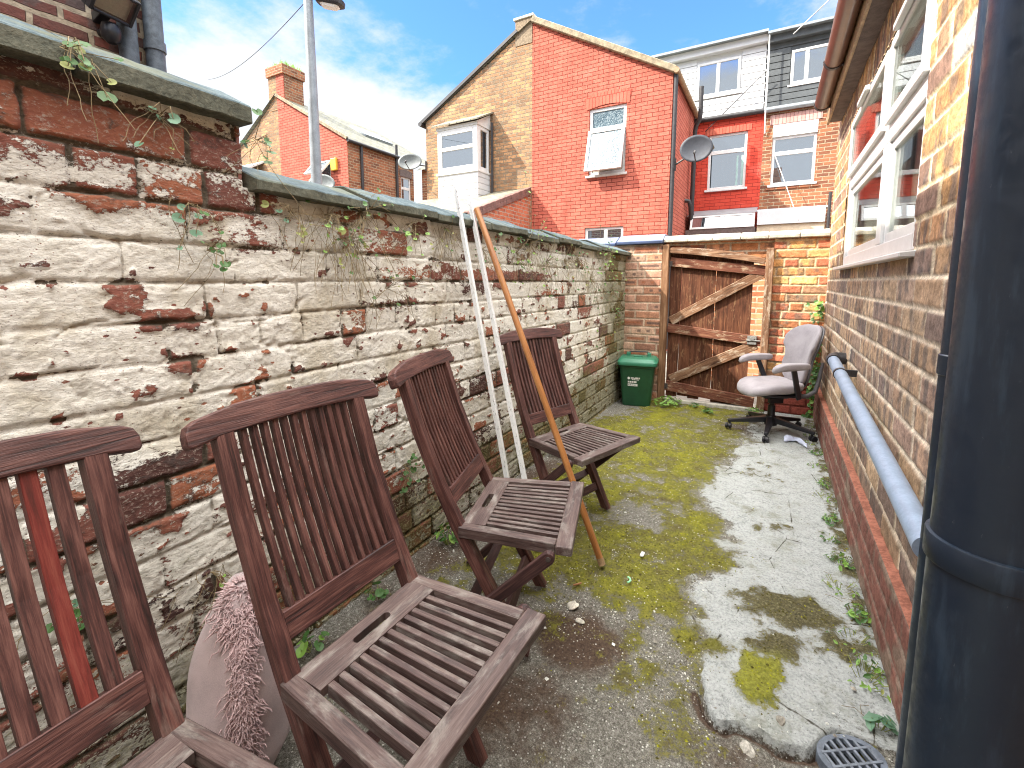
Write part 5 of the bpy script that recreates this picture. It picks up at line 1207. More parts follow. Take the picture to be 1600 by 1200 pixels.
b = MB(); b.tube([(EX + .05, YR + .03, EZ - .03), (EX + .05, YR + .03, 0)], .042, 12); b.build('downpipe', MAT['dark_pipe'], hB, smooth=True)
sp_ = MB(); sp_.tube([(EX + .12, 12.2, 0), (EX + .12, 12.2, 5.0), (EX + .14, 12.18, 5.12), (EX + .22, 12.1, 5.22), (EX + .24, 12.08, 5.34), (EX + .24, 12.08, 5.95)], .052, 12)
sp_.tube([(EX + .0, 11.9, 3.35), (EX + .1, 11.9, 3.33), (EX + .13, 11.95, 3.2), (EX + .13, 12.05, 3.0), (EX + .12, 12.17, 2.85)], .05, 12)
sp_.build('soil_stack', MAT['dark_pipe'], hB, smooth=True)
w2 = (-1.63, -.76, 3.72, 5.05)
b = MB(); wall_holes(b, EX, -.43, -.1, 5.42, [w2], TY(YM)); b.build('rear_wall', MAT['brick_dkred'], hB, fix=False)
casement(hB, TY(YM), *w2, hb=(4.62,), d=.035)
b = MB(); b.box((-1.72, YM - .012, 5.05), (-.68, YM + .004, 5.2)); b.g = [(v[0], v[2] - 5.0, 0) for v in b.v]; b.build('arch', MAT['arch_red'], hB)
curtain(-.98, -.82, 3.8, 4.5, YM + .075 - .02, MAT['curtain_teal'], hB, .006, 40, 'y')
# white dormer
def dormer(par, x0, x1, z0, z1, mat, win, vb, fmat, ov=.16):
    b = MB(); wall_holes(b, x0, x1, z0, z1, [win], TY(YM + .12), .08); dm = b.build('dormer', MAT[mat], par, fix=False)
    b = MB(); z = z0
    while z < z1 - .05:
        for a, c in ((x0, win[0] - .02), (win[1] + .02, x1)) if (z + .125 > win[2] and z < win[3]) else ((x0, x1),):
            b.box((a, YM + .09, z), (c, YM + .118, min(z + .131, z1)))
        z += .145
    b.build('cladding', MAT[mat], dm, bevel=.004)
    b = MB(); b.box((x0 - .02, YM - .04, z1), (x1 + .0, YM + .12, z1 + .16)); b.build('fascia', MAT[fmat], dm, bevel=.006)
    b = MB(); b.box((x0 - .05, YM - ov, z1 + .162), (x1 + .0, 17, z1 + .215)); b.build('flat_roof', MAT['galv'], dm)
    casement(dm, TY(YM + .12), *win, vb=vb, d=-.045)
dormer(hB, -5.0, -.44, 5.52, 6.98, 'white_clad', (-1.99, -1.0, 6.02, 6.83), (-1.5,), 'white_clad')
b = MB(); b.box((-.47, YM + .09, 5.5), (-.40, YM + .125, 7.2)); b.build('party_trim', MAT['white_pvc'], hB)
# lean-to glazing under the red wall
lt = MB(); lt.box((-1.95, 12.0, -.1), (-.45, YM - .01, 2.66)); ltw = lt.build('lean_to', MAT['soffit'], hB)
Tl = lambda u, d, v: (u, 11.98 + d + (v - 2.66) * .35, v)
casement(ltw, Tl, -1.86, -.47, 2.67, 3.0, vb=(-1.16,), d=0, sill=False, fw=.05)
b = MB(); b.quad((-1.95, 12.09, 3.0), (-.45, 12.09, 3.0), (-.45, YM - .01, 3.22), (-1.95, YM - .01, 3.22)); b.build('lean_to_roof', MAT['galv'], ltw)
# ---- house C: brown brick with dark dormer
hC = thing('brick_house', (2, YM, 0), 'brown brick house at the back with dark grey dormer and white panel', 'house')
w3 = (-.23, .66, 3.70, 5.08)
b = MB(); wall_holes(b, -.43, 5, -.1, 5.42, [w3], TY(YM)); b.build('wall', MAT['brick_brown'], hC, fix=False)
casement(hC, TY(YM), -.23, .66, 3.70, 4.80, hb=(4.42,), d=.035)
b = MB(); b.box((-.23, YM - .005, 4.802), (.66, YM + .05, 5.075)); b.build('head_panel', MAT['white_pvc'], hC)
b = MB(); b.box((-.30, YM - .012, 5.082), (.73, YM + .004, 5.30)); b.g = [(v[0], v[2] - 5.05, 0) for v in b.v]; b.build('arch', MAT['arch_pink'], hC)
b = MB(); b.box((-.31, YM - .03, 3.60), (.75, YM + .0, 3.645)); b.build('brick_sill', MAT['brick_brown'], hC)
dormer(hC, -.40, 5, 5.50, 6.92, 'dark_clad', (.05, 1.25, 5.95, 6.70), (.36, .86), 'dark_clad')
b = MB(); b.tube([(-2.2, YM - .07, 5.43), (-.44, YM - .07, 5.42)], .06, 12); b.build('gutter', MAT['dark_pipe'], hB, smooth=True)
b = MB(); b.tube([(-.43, YM - .07, 5.42), (5, YM - .07, 5.40)], .06, 12); b.build('gutter', MAT['galv'], hC, smooth=True)
b = MB(); b.box((-.42, 12.0, 2.70), (.86, 12.06, 3.0)); cp = b.build('canopy', MAT['white_clad'], hC)
b = MB(); b.box((-.44, 12.02, 3.0), (.9, YM - .01, 3.04)); b.build('canopy_roof', MAT['white_clad'], cp)
b = MB(); b.box((-.42, 12.05, -.1), (.86, 12.15, 2.69)); b.build('extension_wall', MAT['tan_board'] if False else simple('cream_render', (.6, .5, .36), .9, .15, 5, .2), hC)
b = MB(); b.tube([(.92, 12.0, 0), (.92, 12.0, 3.3)], .03, 8); b.build('downpipe', MAT['dark_pipe'], hC, smooth=True)

# ---- the next pair of gables to the left
PD, ED, DZ = -14.45, -11.28, 7.42
hD = thing('brick_house', (-16, YR, 0), 'distant buff brick half gable left of the lamp post, behind the coping', 'house')
b = MB(); wall_holes(b, -17.6, PD, -.1, 5.5, [], TY(YR)); b.poly([(-17.6, YR, 5.5), (PD, YR, 5.5), (PD, YR, DZ)], [(-17.6, 5.5, 0), (PD, 5.5, 0), (PD, DZ, 0)]); b.build('wall', MAT['brick_buff'], hD, fix=False)
b = MB(); b.quad((-17.75, YR - .08, 5.5), (PD, YR - .08, DZ + .06), (PD, YM + .5, DZ + .06), (-17.75, YM + .5, 5.5), [(0, 0, 0), (0, 3.7, 0), (3, 3.7, 0), (3, 0, 0)]); b.build('roof', MAT['slate'], hD)
b = MB(); b.box((-16.7, 9.45, 3.2), (-15.5, YR - .002, 5.05)); bd_ = b.build('bay_window', MAT['white_clad'], hD)
b = MB(); b.prism([(-16.85, 9.33, 5.06), (-16.85, 9.33, 5.12), (-16.85, YR - .002, 5.5), (-16.85, YR - .002, 5.44)], (1.5, 0, 0)); b.build('canopy_roof', MAT['white_pvc'], bd_)
casement(bd_, TY(9.44), -16.6, -15.6, 4.0, 4.95, hb=(4.6,), d=-.03, sill=False)
hE = thing('painted_house', (-12.9, YR, 0), 'distant red painted half gable behind the lamp post with a yellow alarm box', 'house')
we = (-12.80, -12.05, 3.9, 5.15)
b = MB(); wall_holes(b, PD, ED, -.1, 5.66, [we], TY(YR)); b.poly([(PD, YR, 5.66), (ED, YR, 5.66), (PD, YR, DZ)], [(PD, 5.66, 0), (ED, 5.66, 0), (PD, DZ, 0)]); b.build('front_wall', MAT['brick_red'], hE, fix=False)
we2 = (12.25, 12.75, 3.9, 5.0)
b = MB(); wall_holes(b, YR, YM, -.1, 5.62, [we2], TX(ED)); b.build('side_wall', MAT['brick_brown'], hE, fix=False)
wE = casement(hE, TY(YR), *we, hb=(4.6,), d=.03)
def TS2(u, d, v):
    h = v - 5.12; a_ = R(42); return (u, YR - .02 + h * math.sin(a_) + d * math.cos(a_), 5.12 + h * math.cos(a_) - d * math.sin(a_))
b = MB()
for q in ((-12.84, -12.77, 4.6, 5.12), (-12.08, -12.01, 4.6, 5.12), (-12.77, -12.08, 4.6, 4.67), (-12.77, -12.08, 5.05, 5.12)): tbox(b, TS2, q[0], q[1], 0, .05, q[2], q[3])
sa = b.build('open_sash', MAT['white_pvc'], wE); b = MB(); tbox(b, TS2, -12.77, -12.08, .02, .03, 4.67, 5.05); b.build('sash_pane', MAT['frosted'], wE)
casement(hE, TX(ED), *we2, hb=(4.62,), d=.03)
b = MB(); b.prism([(ED - .004, y_, z_) for y_, z_ in ((12.2, 5.0), (12.8, 5.0), (12.82, 5.2), (12.5, 5.26), (12.18, 5.2))], (.016, 0, 0)); b.build('arch', MAT['soffit'], hE)
b = MB(); b.quad((ED + .1, YR - .08, 5.62), (PD, YR - .08, DZ + .06), (PD, YM + 1.5, DZ + .06), (ED + .1, YM + 1.5, 5.62), [(0, 0, 0), (0, 3.7, 0), (4, 3.7, 0), (4, 0, 0)]); b.build('roof', MAT['slate'], hE)
b = MB(); b.beam((ED + .06, YR - .05, 5.64), (PD, YR - .05, DZ + .03), .06, .08); b.build('verge', MAT['stone'], hE)
b = MB(); b.tube([(ED + .08, YR - .05, 5.58), (ED + .08, YM, 5.55)], .05, 10); b.build('gutter', MAT['dark_pipe'], hE, smooth=True)
for yy, zt in ((10.5, 5.55), (12.02, 5.95)):
    b = MB(); b.tube([(ED + .05, yy, 0), (ED + .05, yy, zt)], .045, 10); b.build('downpipe', MAT['dark_pipe'], hE, smooth=True)
b = MB(); b.beam((-12.9, 11.9, 6.62), (-12.9, 13.2, 6.62), .9, .12, (.5, 0, .87)); b.build('roof_light', MAT['galv'], hE)
b = MB(); b.box((-11.95, YR - .09, 4.78), (-11.71, YR - .002, 5.14)); b.build('alarm_box', MAT['yellow'], hE, bevel=.02, seg=2)
# chimney shared by the pair
cm = thing('chimney', (PD, YR + .4, 7), 'brick chimney stack with grass growing on top, between two distant gables', 'chimney')
b = MB(); b.box((-14.85, YR - .01, 7.0), (PD, YR + .72, 8.05)); b.g = [(v[0] + v[1], v[2], 0) for v in b.v]; b.build('buff_side', MAT['brick_buff'], cm)
b = MB(); b.box((PD, YR + .02, 7.0), (-14.08, YR + .72, 8.05)); b.g = [(v[0] + v[1], v[2], 0) for v in b.v]; b.build('brown_side', MAT['brick_brown'], cm)
b = MB(); b.box((PD, YR - .01, 7.0), (-14.083, YR + .018, 8.05)); b.g = [(v[0] + v[1], v[2], 0) for v in b.v]; b.build('red_side', MAT['brick_red'], cm)
b = MB(); b.box((-14.9, YR - .06, 8.052), (-14.03, YR + .77, 8.34)); b.g = [(v[0] + v[1], v[2], 0) for v in b.v]; b.build('cap', MAT['brick_brown'], cm)
b = MB()
for k in range(420):
    p = Vector((rng.uniform(-14.85, -14.05), rng.uniform(YR - .03, YR + .75), 8.34)); a = rng.uniform(0, 6.28); d = Vector((math.cos(a), math.sin(a), 0)); h = rng.uniform(.05, .2) * (.6 + .8 * (p.x + 14.85))
    b.poly([p - d * .012, p + d * .012, p + d.cross(Vector((0, 0, 1))) * h * .5 + Vector((0, 0, h))])
b.build('grass', MAT['leaf_bright'], cm, fix=False)

# ---- dark brick building just over the wall on the left (its gable keeps the sun off the yard)
NX, NY, NE = -3.20, 1.475, 6.08
hN = thing('brick_house', (-5, -2, 0), 'dark brick building over the wall in the upper left corner, with pipes and a floodlight', 'house')
b = MB(); RX, RZ2 = -5.04, 8.08
wall_holes(b, -8, NY, -.1, NE, [], TX(NX))
wall_holes(b, -6.88, NX, -.1, NE, [], TY(NY)); b.poly([(-6.88, NY, NE), (NX, NY, NE), (RX, NY, RZ2)], [(-6.88, NE, 0), (NX, NE, 0), (RX, RZ2, 0)])
b.build('wall', MAT['brick_dark'], hN, fix=False)
b = MB()
for s_, xe in ((1, NX + .02), (-1, -6.92)):
    b.quad((xe, -8, NE + .02), (xe, NY + .03, NE + .02), (RX, NY + .03, RZ2 + .05), (RX, -8, RZ2 + .05), [(0, 0, 0), (8.9, 0, 0), (8.9, 6, 0), (0, 6, 0)])
b.build('roof', MAT['slate'], hN)
np_ = (('slim grey pipe on the dark brick building, the one beside the floodlight', 1.305, .044), ('slim grey pipe at the outer corner of the dark brick building', 1.432, .046))
MAT['old_pipe'] = simple('old_grey_pipe', (.085, .105, .125), .55, .3, 30, .1)
for lb_, yy, rr in np_:
    o = thing('downpipe', (NX + .03, yy, 0), lb_, 'pipe', 'pipes on the dark brick building'); b = MB(); b.tube([(NX + .058, yy, -.1), (NX + .058, yy, NE)], rr, 16); b.build('pipe', MAT['old_pipe'], o, smooth=True)
    b = MB(); zc = 2.72 if yy > 1.4 else 2.50; b.tube([(NX + .058, yy, zc), (NX + .058, yy, zc + .05)], rr + .007, 16); b.build('clip', MAT['old_pipe'], o, smooth=True)
fl = thing('floodlight', (NX + .06, 1.2, 2.87), 'small black floodlight with round sensor on the dark brick wall', 'light')
MFl = Matrix.Translation((NX + .18, 1.20, 2.835)) @ Matrix.Rotation(R(12), 4, 'Z') @ Matrix.Rotation(R(40), 4, 'Y') @ Matrix.Scale(1.65, 4)
b = MB(); b.box((-.028, -.06, -.042), (.0, .06, .042), MFl); b.box((0, -.06, -.042), (.022, -.05, .042), MFl); b.box((0, .05, -.042), (.022, .06, .042), MFl); b.box((0, -.05, -.042), (.022, .05, -.034), MFl); b.box((0, -.05, .034), (.022, .05, .042), MFl)
b.beam((NX, 1.2, 2.80), (NX + .15, 1.2, 2.83), .05, .05); b.build('housing', MAT['black_plastic'], fl, bevel=.003)
b = MB(); b.box((.014, -.05, -.034), (.018, .05, .034), MFl); b.build('lens', MAT['clear'], fl)
b = MB(); b.box((.002, -.048, -.032), (.004, .048, .032), MFl); b.build('reflector', simple('lamp_reflector', (.7, .68, .55), .25, .1, 10, .05, .6), fl)
b = MB(); b.lathe([(.01, .058), (.037, .05), (.045, .016), (.04, -.02), (.02, -.04)], (NX + .11, 1.21, 2.70), 16); b.tube([(NX, 1.21, 2.735), (NX + .11, 1.21, 2.735)], .02, 10); b.build('sensor', MAT['black_plastic'], fl, smooth=True)

hT = thing('brick_house', (0, -9, 0), 'brick terrace behind the viewer, seen only mirrored in the window panes', 'house')
b = MB(); wall_holes(b, -26, 22, -.1, 5.5, [], TY(-8.0)); b.build('wall', MAT['brick_brown'], hT, fix=False)
b = MB(); b.quad((-26, -7.8, 5.45), (22, -7.8, 5.45), (22, -11.4, 7.9), (-26, -11.4, 7.9), [(0, 0, 0), (48, 0, 0), (48, 4.4, 0), (0, 4.4, 0)]); b.quad((-26, -11.4, 7.9), (22, -11.4, 7.9), (22, -15, 5.4), (-26, -15, 5.4), [(0, 0, 0), (48, 0, 0), (48, 4.4, 0), (0, 4.4, 0)]); rf_ = b.build('roof', MAT['slate'], hT)
for xc in (-20, -13.5, -7, -.5, 6, 12.5):
    b = MB(); b.box((xc - .5, -11.7, 7.5), (xc + .5, -11.1, 9.1)); b.g = [(v[0] + v[1], v[2], 0) for v in b.v]; b.build('chimney', MAT['brick_brown'], rf_)
# ---- alley wall seen through the gap beside the gate
aw_ = thing('alley_wall', (0, 7.6, 0), 'orange brick wall across the alley, glimpsed through the gap beside the gate', 'wall')
b = MB(); b.box((-1.0, 7.6, -.1), (3.5, 7.82, 1.75)); b.g = [(v[0] + v[1], v[2], 0) for v in b.v]; b.build('brickwork', MAT['brick_orange'], aw_)
b = MB(); b.box((-1.03, 7.57, 1.752), (3.53, 7.85, 1.81)); b.build('coping', MAT['pale_stone'], aw_)

# ================================================================== lamp post, dishes, cables
lp = thing('lamp_post', (-5.72, 4.5, 0), 'tall galvanised street lamp post behind the old wall', 'lamp post')
rtv = Vector((.87, .492, 0))
b = MB(); P0 = Vector((-5.72, 4.5, -.1)); b.tube([P0, P0 + Vector((0, 0, 3.0)), P0 + Vector((0, 0, 5.6))], [.082, .074, .058], 20); b.tube([P0 + Vector((0, 0, 2.75)), P0 + Vector((0, 0, 2.79))], .082, 20); b.build('pole', MAT['galv'], lp, smooth=True)
tp = P0 + Vector((0, 0, 5.37))
b = MB(); b.tube([tp - rtv * .02, tp + rtv * .2 - Vector((0, 0, .03))], .03, 10); b.build('arm', MAT['galv'], lp, smooth=True)
Ml = Matrix.Translation(tp + rtv * .02 + Vector((0, 0, -.06))) @ Matrix.Rotation(math.atan2(rtv.y, rtv.x), 4, 'Z') @ Matrix.Rotation(R(10), 4, 'Y')
b = MB(); loft(b, [([(x + .27, y) for x, y in rrect(.15, .07, .05)], -.02), ([(x + .28, y) for x, y in rrect(.19, .085, .06)], .0), ([(x + .28, y) for x, y in rrect(.19, .085, .06)], .05), ([(x + .26, y) for x, y in rrect(.14, .06, .05)], .09)], Ml); ln = b.build('lantern', MAT['dark_pipe'], lp, smooth=True)
b = MB(); loft(b, [([(x + .28, y) for x, y in rrect(.10, .055, .04)], -.05), ([(x + .28, y) for x, y in rrect(.13, .065, .05)], -.021)], Ml); b.build('bowl', MAT['label_white'], ln, smooth=True)
def dish(name, c, facing, w_, h_, mat, label, foot):
    o = thing(name, c, label, 'satellite dish'); c = Vector(c); f = Vector(facing).normalized(); s = f.cross(Vector((0, 0, 1))).normalized(); u = s.cross(f)
    b = MB(); vs = []; n = 32; rings = 6
    for sgn, th in ((1, 0), (1, -.012)):
        for i in range(rings):
            r_ = (i + 1) / rings
            for k in range(n): a = 2 * math.pi * k / n; vs.append(c + s * (w_ / 2 * r_ * math.cos(a)) + u * (h_ / 2 * r_ * math.sin(a)) + f * (.09 * w_ * r_ * r_ + th))
    fs = []
    for q in range(2):
        for i in range(rings - 1):
            for k in range(n): A = q * rings * n + i * n; fs.append((A + k, A + (k+1) % n, A + n + (k+1) % n, A + n + k))
        fs.append(tuple(q * rings * n + k for k in range(n)))
    for k in range(n): A = (rings - 1) * n; fs.append((A + k, A + (k+1) % n, A + rings * n + (k+1) % n, A + rings * n + k))
    b.add(vs, fs); b.build('reflector', MAT[mat], o, smooth='all')
    e = c + f * (.62 * w_) - u * (.30 * h_); b = MB(); b.tube([c - u * (.5 * h_) + f * .1 * w_, e], .011, 8); b.tube([e - f * .02, e + u * .02 - f * .09 + u * .03], .022, 10); b.build('feed_arm', MAT['dark_pipe'], o, smooth=True)
    b = MB(); back = c - f * .05; b.tube([back, c - f * .14, Vector(foot)], .018, 8); b.tube([Vector(foot) + Vector((0, 0, -.12)), Vector(foot) + Vector((0, 0, .12))], .02, 8); b.build('bracket', MAT['dark_pipe'], o, smooth=True)
    return o
dish('satellite_dish', (-1.46, 9.82, 3.97), (.05, -.93, -.02), .60, .50, 'dish_grey', 'dark grey satellite dish on the corner of the red painted gable', (EX + .09, YR + .06, 3.78))
dish('satellite_dish', (-8.62, 9.75, 4.58), (.35, -.9, .1), .66, .42, 'dish_pale', 'pale satellite dish on the left corner of the buff brick gable', (-8.29, YR - .02, 4.5))
dish('satellite_dish', (-11.95, 9.6, 4.3), (.3, -.9, .15), .9, .6, 'dish_pale', 'pale satellite dish low on the distant red gable, beside the lamp post', (-11.6, YR - .02, 4.2))
def cable(pts, r, mat, label, sag_=.0, n=14):
    b = MB(); path = []
    for a, c in zip(pts[:-1], pts[1:]):
        a = Vector(a); c = Vector(c)
        for k in range(n): f = k / n; path.append(a.lerp(c, f) - Vector((0, 0, sag_ * 4 * f * (1 - f))))
    path.append(Vector(pts[-1])); b.tube(path, r, 6)
    o = b.build('overhead_cable', MAT[mat], None, smooth='all'); tag(o, label, 'cable'); return o
cable([(-16.5, 9.0, 8.0), (-5.66, 4.55, 5.32)], .006, 'wire', 'thin black cable crossing the sky from the left to the lamp post', .25)
cable([(-5.68, 4.5, 5.3), (-2.0, 2.6, 5.2)], .008, 'wire', 'thin black cable running from the lamp post head out of the picture', .1)
cable([(-1.72, 12.85, 5.15), (-.44, 12.82, 6.3)], .010, 'wire', 'thin dark cable across the white dormer above the satellite dish')
cable([(-.42, 12.78, 7.1), (-.41, 12.78, 5.3), (-.40, 12.86, 4.9)], .016, 'wire_pale', 'pale cable dropping down the seam between the two dormers')
cable([(-.19, 12.80, 4.45), (.38, 12.0, 2.75)], .009, 'wire_pale', 'pale cable slanting down in front of the brown house window')
cable([(.05, 12.75, 6.95), (1.2, 12.0, 7.6)], .012, 'wire_pale', 'pale cable rising across the dark grey dormer')

# ================================================================== plants
def leaf_disc(b, p, nrm, size, roundish=True):
    nrm = Vector(nrm).normalized(); u = nrm.orthogonal().normalized(); a0 = rng.uniform(0, 6.28); v = nrm.cross(u)
    u, v = u * math.cos(a0) + v * math.sin(a0), v * math.cos(a0) - u * math.sin(a0)
    if roundish: prof_ = [(.0, -.35), (.55, -.75), (.98, -.2), (.85, .5), (.4, .9), (0, .98), (-.4, .9), (-.85, .5), (-.98, -.2), (-.55, -.75)]
    else: prof_ = [(0, -1), (.4, -.45), (.46, .1), (.25, .7), (0, 1.1), (-.25, .7), (-.46, .1), (-.4, -.45)]
    c = p - nrm * size * .15
    vs = [c] + [p + u * x * size + v * y * size + nrm * (size * .12 * (x * x)) for x, y in prof_]
    n = len(prof_); b.add(vs, [(0, i + 1, (i + 1) % n + 1) for i in range(n)])
WPG = 'small plants growing out of the old wall'
def wall_plant(y, z, label, n=9, spread=.09, size=.02, mats=('leaf', 'leaf_yellow'), dry=4, drop=.1, x=XL + .03):
    o = thing('wall_plant', (x, y, z), label, 'plant', WPG); S = MB(); L = [MB(), MB()]
    for k in range(n):
        e = Vector((x + rng.uniform(.015, .075), y + rng.gauss(0, spread), z + rng.gauss(-drop * .3, spread * .8))); m_ = (Vector((x, y, z)) + e) / 2 + Vector((rng.uniform(.01, .04), 0, rng.uniform(-.01, .03)))
        S.tube([(x - .01, y + rng.uniform(-.01, .01), z), m_, e], .0011, 4, caps=False)
        leaf_disc(L[0 if rng.random() < .7 else 1], e, (rng.uniform(.3, 1), rng.uniform(-.8, .3), rng.uniform(.1, 1)), size * .8 * rng.uniform(.5, 1.25))
    for k in range(dry):
        p = Vector((x - .005, y + rng.gauss(0, spread * .8), z + rng.uniform(-.02, .02))); path = [p]
        vel = Vector((rng.uniform(0, .01), rng.uniform(-.016, .016), -rng.uniform(.002, drop * .16)))
        for q in range(8):
            vel += Vector((rng.uniform(-.003, .003), rng.uniform(-.007, .007), rng.uniform(-.006, .003))); p = p + vel; p.x = max(p.x, XL + .022); path.append(p)
        S.tube(path, .0009, 4, caps=False)
    S.build('stems', MAT['stem'], o, smooth='all', fix=False)
    for k in (0, 1):
        if L[k].v: L[k].build('leaves', MAT[mats[k]], o, fix=False)
    return o
for a in (
    (.50, 1.98, 'sprig with three big round leaves over the joint of the topmost coping stone', 12, .035, .022, ('leaf', 'leaf_yellow'), 4, .12, XL + .085),
    (.72, 1.90, 'blue-green leaves hanging under the upper coping stone', 7, .05, .018, ('leaf_blue', 'leaf_yellow'), 6, .1),
    (.99, 1.90, 'round leaves jutting into the sky at the end of the upper coping', 8, .045, .02, ('leaf', 'leaf_blue'), 5, .12, XL + .05),
    (.78, 1.66, 'thin trailing stem with round leaves on bare brick beside the wall step', 7, .045, .019, ('leaf_blue', 'leaf'), 3, .25),
    (.82, 1.52, 'little tuft in a hole of the whitewash under the wall step', 9, .03, .015, ('leaf', 'leaf_yellow'), 4, .08),
    (1.12, 1.68, 'spindly dry plant under the first lower coping stone', 8, .07, .016, ('leaf_yellow', 'leaf_blue'), 10, .16),
    (1.27, 1.69, 'yellow-green sprig hanging beside the spindly dry plant', 8, .05, .017, ('leaf_bright', 'leaf_yellow'), 8, .14),
    (1.60, 1.39, 'trailing weeds with dry stalks on a damp patch of wall between chair and strips', 9, .09, .013, ('leaf', 'leaf_yellow'), 10, .12),
    (1.75, 1.70, 'bright sprig below the coping just left of the white strips', 10, .06, .017, ('leaf_bright', 'leaf'), 5, .1),
    (1.45, 1.72, 'dense green tuft hanging over the second lower coping joint', 26, .09, .013, ('leaf', 'leaf_bright'), 14, .12),
    (1.36, 1.60, 'mat of dry roots and moss under the lower coping near the wall step', 16, .08, .010, ('leaf_yellow', 'leaf'), 26, .2),
    (2.05, 1.71, 'dry root tangle under the coping directly beside the metal strips', 14, .08, .012, ('leaf_yellow', 'leaf'), 22, .2),
    (3.05, 1.70, 'thick leafy fringe along the coping edge above the farthest chair', 40, .22, .013, ('leaf_bright', 'leaf'), 16, .12),
    (3.7, 1.60, 'leggy greenery hanging down the far wall left of the mossy clump', 30, .2, .013, ('leaf', 'leaf_yellow'), 14, .2),
    (4.35, 1.45, 'scattered green leaves half way up the far mossy wall', 34, .26, .014, ('leaf', 'leaf_bright'), 8, .25),
    (2.42, 1.62, 'dry brown and green tuft right of the broom handle top', 14, .09, .014, ('leaf', 'leaf_yellow'), 9, .12),
    (2.85, 1.62, 'leafy tuft under the coping in the middle of the far wall', 22, .12, .015, ('leaf_bright', 'leaf'), 8, .12),
    (3.35, 1.58, 'wide tangle of small leaves below the far coping', 26, .17, .014, ('leaf', 'leaf_bright'), 9, .14),
    (4.0, 1.64, 'sparse green clump on the mossy far wall', 18, .16, .015, ('leaf', 'leaf_yellow'), 6, .12),
    (4.75, 1.70, 'bushy bright clump where the old wall meets the pier top', 40, .16, .017, ('leaf_bright', 'leaf'), 6, .1, XL + .05),
    (5.05, 1.35, 'green weeds climbing the mossy wall corner above the bin', 30, .22, .016, ('leaf', 'leaf_bright'), 5, .2),
    (5.2, .95, 'thin ivy low in the corner just above the bin lid', 16, .14, .015, ('leaf', 'leaf_yellow'), 4, .15),
    (1.68, .50, 'dark green seedling on the wall between two chair backs', 16, .05, .02, ('leaf', 'leaf'), 4, .1),
    (.40, .58, 'small green seedling seen between the slats of the cropped chair', 10, .035, .014, ('leaf', 'leaf_blue'), 6, .06),
    (.76, .46, 'wispy dry weed low on the wall behind the foreground chair', 6, .05, .013, ('leaf_bright', 'leaf_yellow'), 8, .12)):
    wall_plant(*a)
def weed(x, y, label, n=26, rad=.07, h=.07, size=.02, mats=('leaf', 'leaf_bright'), grp='weeds along the foot of the walls', roundish=False, base=0.):
    o = thing('weed', (x, y, base), label, 'weed', grp); S = MB(); L = [MB(), MB()]
    for k in range(n):
        a = rng.uniform(0, 6.28); r_ = rad * math.sqrt(rng.random()); e = Vector((x + r_ * math.cos(a), y + r_ * math.sin(a), base + h * rng.uniform(.25, 1) * (1 - .5 * r_ / rad)))
        S.tube([(x + r_ * .3 * math.cos(a), y + r_ * .3 * math.sin(a), base - .02), e], .0015, 3, caps=False)
        leaf_disc(L[0 if rng.random() < .6 else 1], e, (math.cos(a) * .6, math.sin(a) * .6, rng.uniform(.4, 1.2)), size * rng.uniform(.5, 1.2), roundish)
    S.build('stems', MAT['leaf_yellow'], o, smooth='all', fix=False)
    for k in (0, 1):
        if L[k].v: L[k].build('leaves', MAT[mats[k]], o, fix=False)
weed(-1.0, 5.45, 'bright lime weeds at the foot of the gate post beside the bin', 120, .16, .12, .024, ('leaf_bright', 'leaf_bright'))
weed(-.55, 5.30, 'small green weed on the ground before the middle of the gate', 40, .07, .08, .018)
weed(-.10, 5.50, 'leafy weed under the gate behind the office chair', 50, .09, .11, .022)
weed(-.72, 5.52, 'dark little weed against the bottom board of the gate', 24, .06, .06, .016, ('leaf', 'leaf'))
weed(-1.50, 1.06, 'round-leaved weed between the foreground chair seat and the wall', 12, .06, .06, .022, ('leaf', 'leaf_bright'), roundish=True)
weed(-1.50, 1.40, 'round-leaved seedling under the lower back rail of the second full chair', 10, .05, .05, .02, ('leaf', 'leaf'), roundish=True)
weed(-1.48, 1.92, 'green weed at the wall foot behind the handle hole of the middle chair', 36, .08, .12, .026, ('leaf', 'leaf_bright'))
weed(-1.50, 2.45, 'weed at the wall foot behind the white strips', 24, .07, .12, .02)
weed(-1.48, 3.4, 'weed at the wall foot beyond the farthest wooden chair', 30, .08, .1, .018, ('leaf', 'leaf_bright'))
for k, (y, n, rad, lb) in enumerate(((4.45, 34, .07, 'weed by the plinth next to the office chair wheel'), (3.75, 26, .05, 'weed by the plinth below the far elbow of the waste pipe'), (3.2, 40, .07, 'longer weed by the plinth under the middle of the waste pipe'), (2.72, 46, .07, 'thick weed by the plinth before the lower waste pipe'), (2.3, 40, .06, 'round tuft of weed by the plinth near the slim downpipe'), (1.98, 16, .05, 'sparse weed beside the slim downpipe foot'))):
    weed(XR - .075 - .02 * (k % 2), y, lb, n, rad, .06, .015, ('leaf', 'leaf_bright'))
lbs = ('tiny weed in the joint at the plinth, nearest the corner of the yard', 'second small weed along the plinth from the far corner', 'small weed along the plinth level with the crumpled cloth', 'small seedlings by the plinth just past the crumpled cloth', 'low creeping weed by the plinth below the pipe clip', 'low weed by the plinth between two leafier clumps, mid-way along', 'straggly weed by the plinth opposite the broom handle foot', 'fine-leaved weed by the plinth opposite the mossy patch', 'thin weed by the plinth nearest the slim downpipe')
for k, y in enumerate((5.3, 5.0, 4.7, 4.15, 3.5, 2.95, 2.52, 2.14, 1.9)): weed(XR - .085 - rng.uniform(0, .05), y + rng.uniform(-.04, .04), lbs[k], rng.randint(14, 26), rng.uniform(.05, .09), .045, .011, ('leaf', 'leaf_bright') if k % 2 else ('leaf_bright', 'leaf_yellow'))
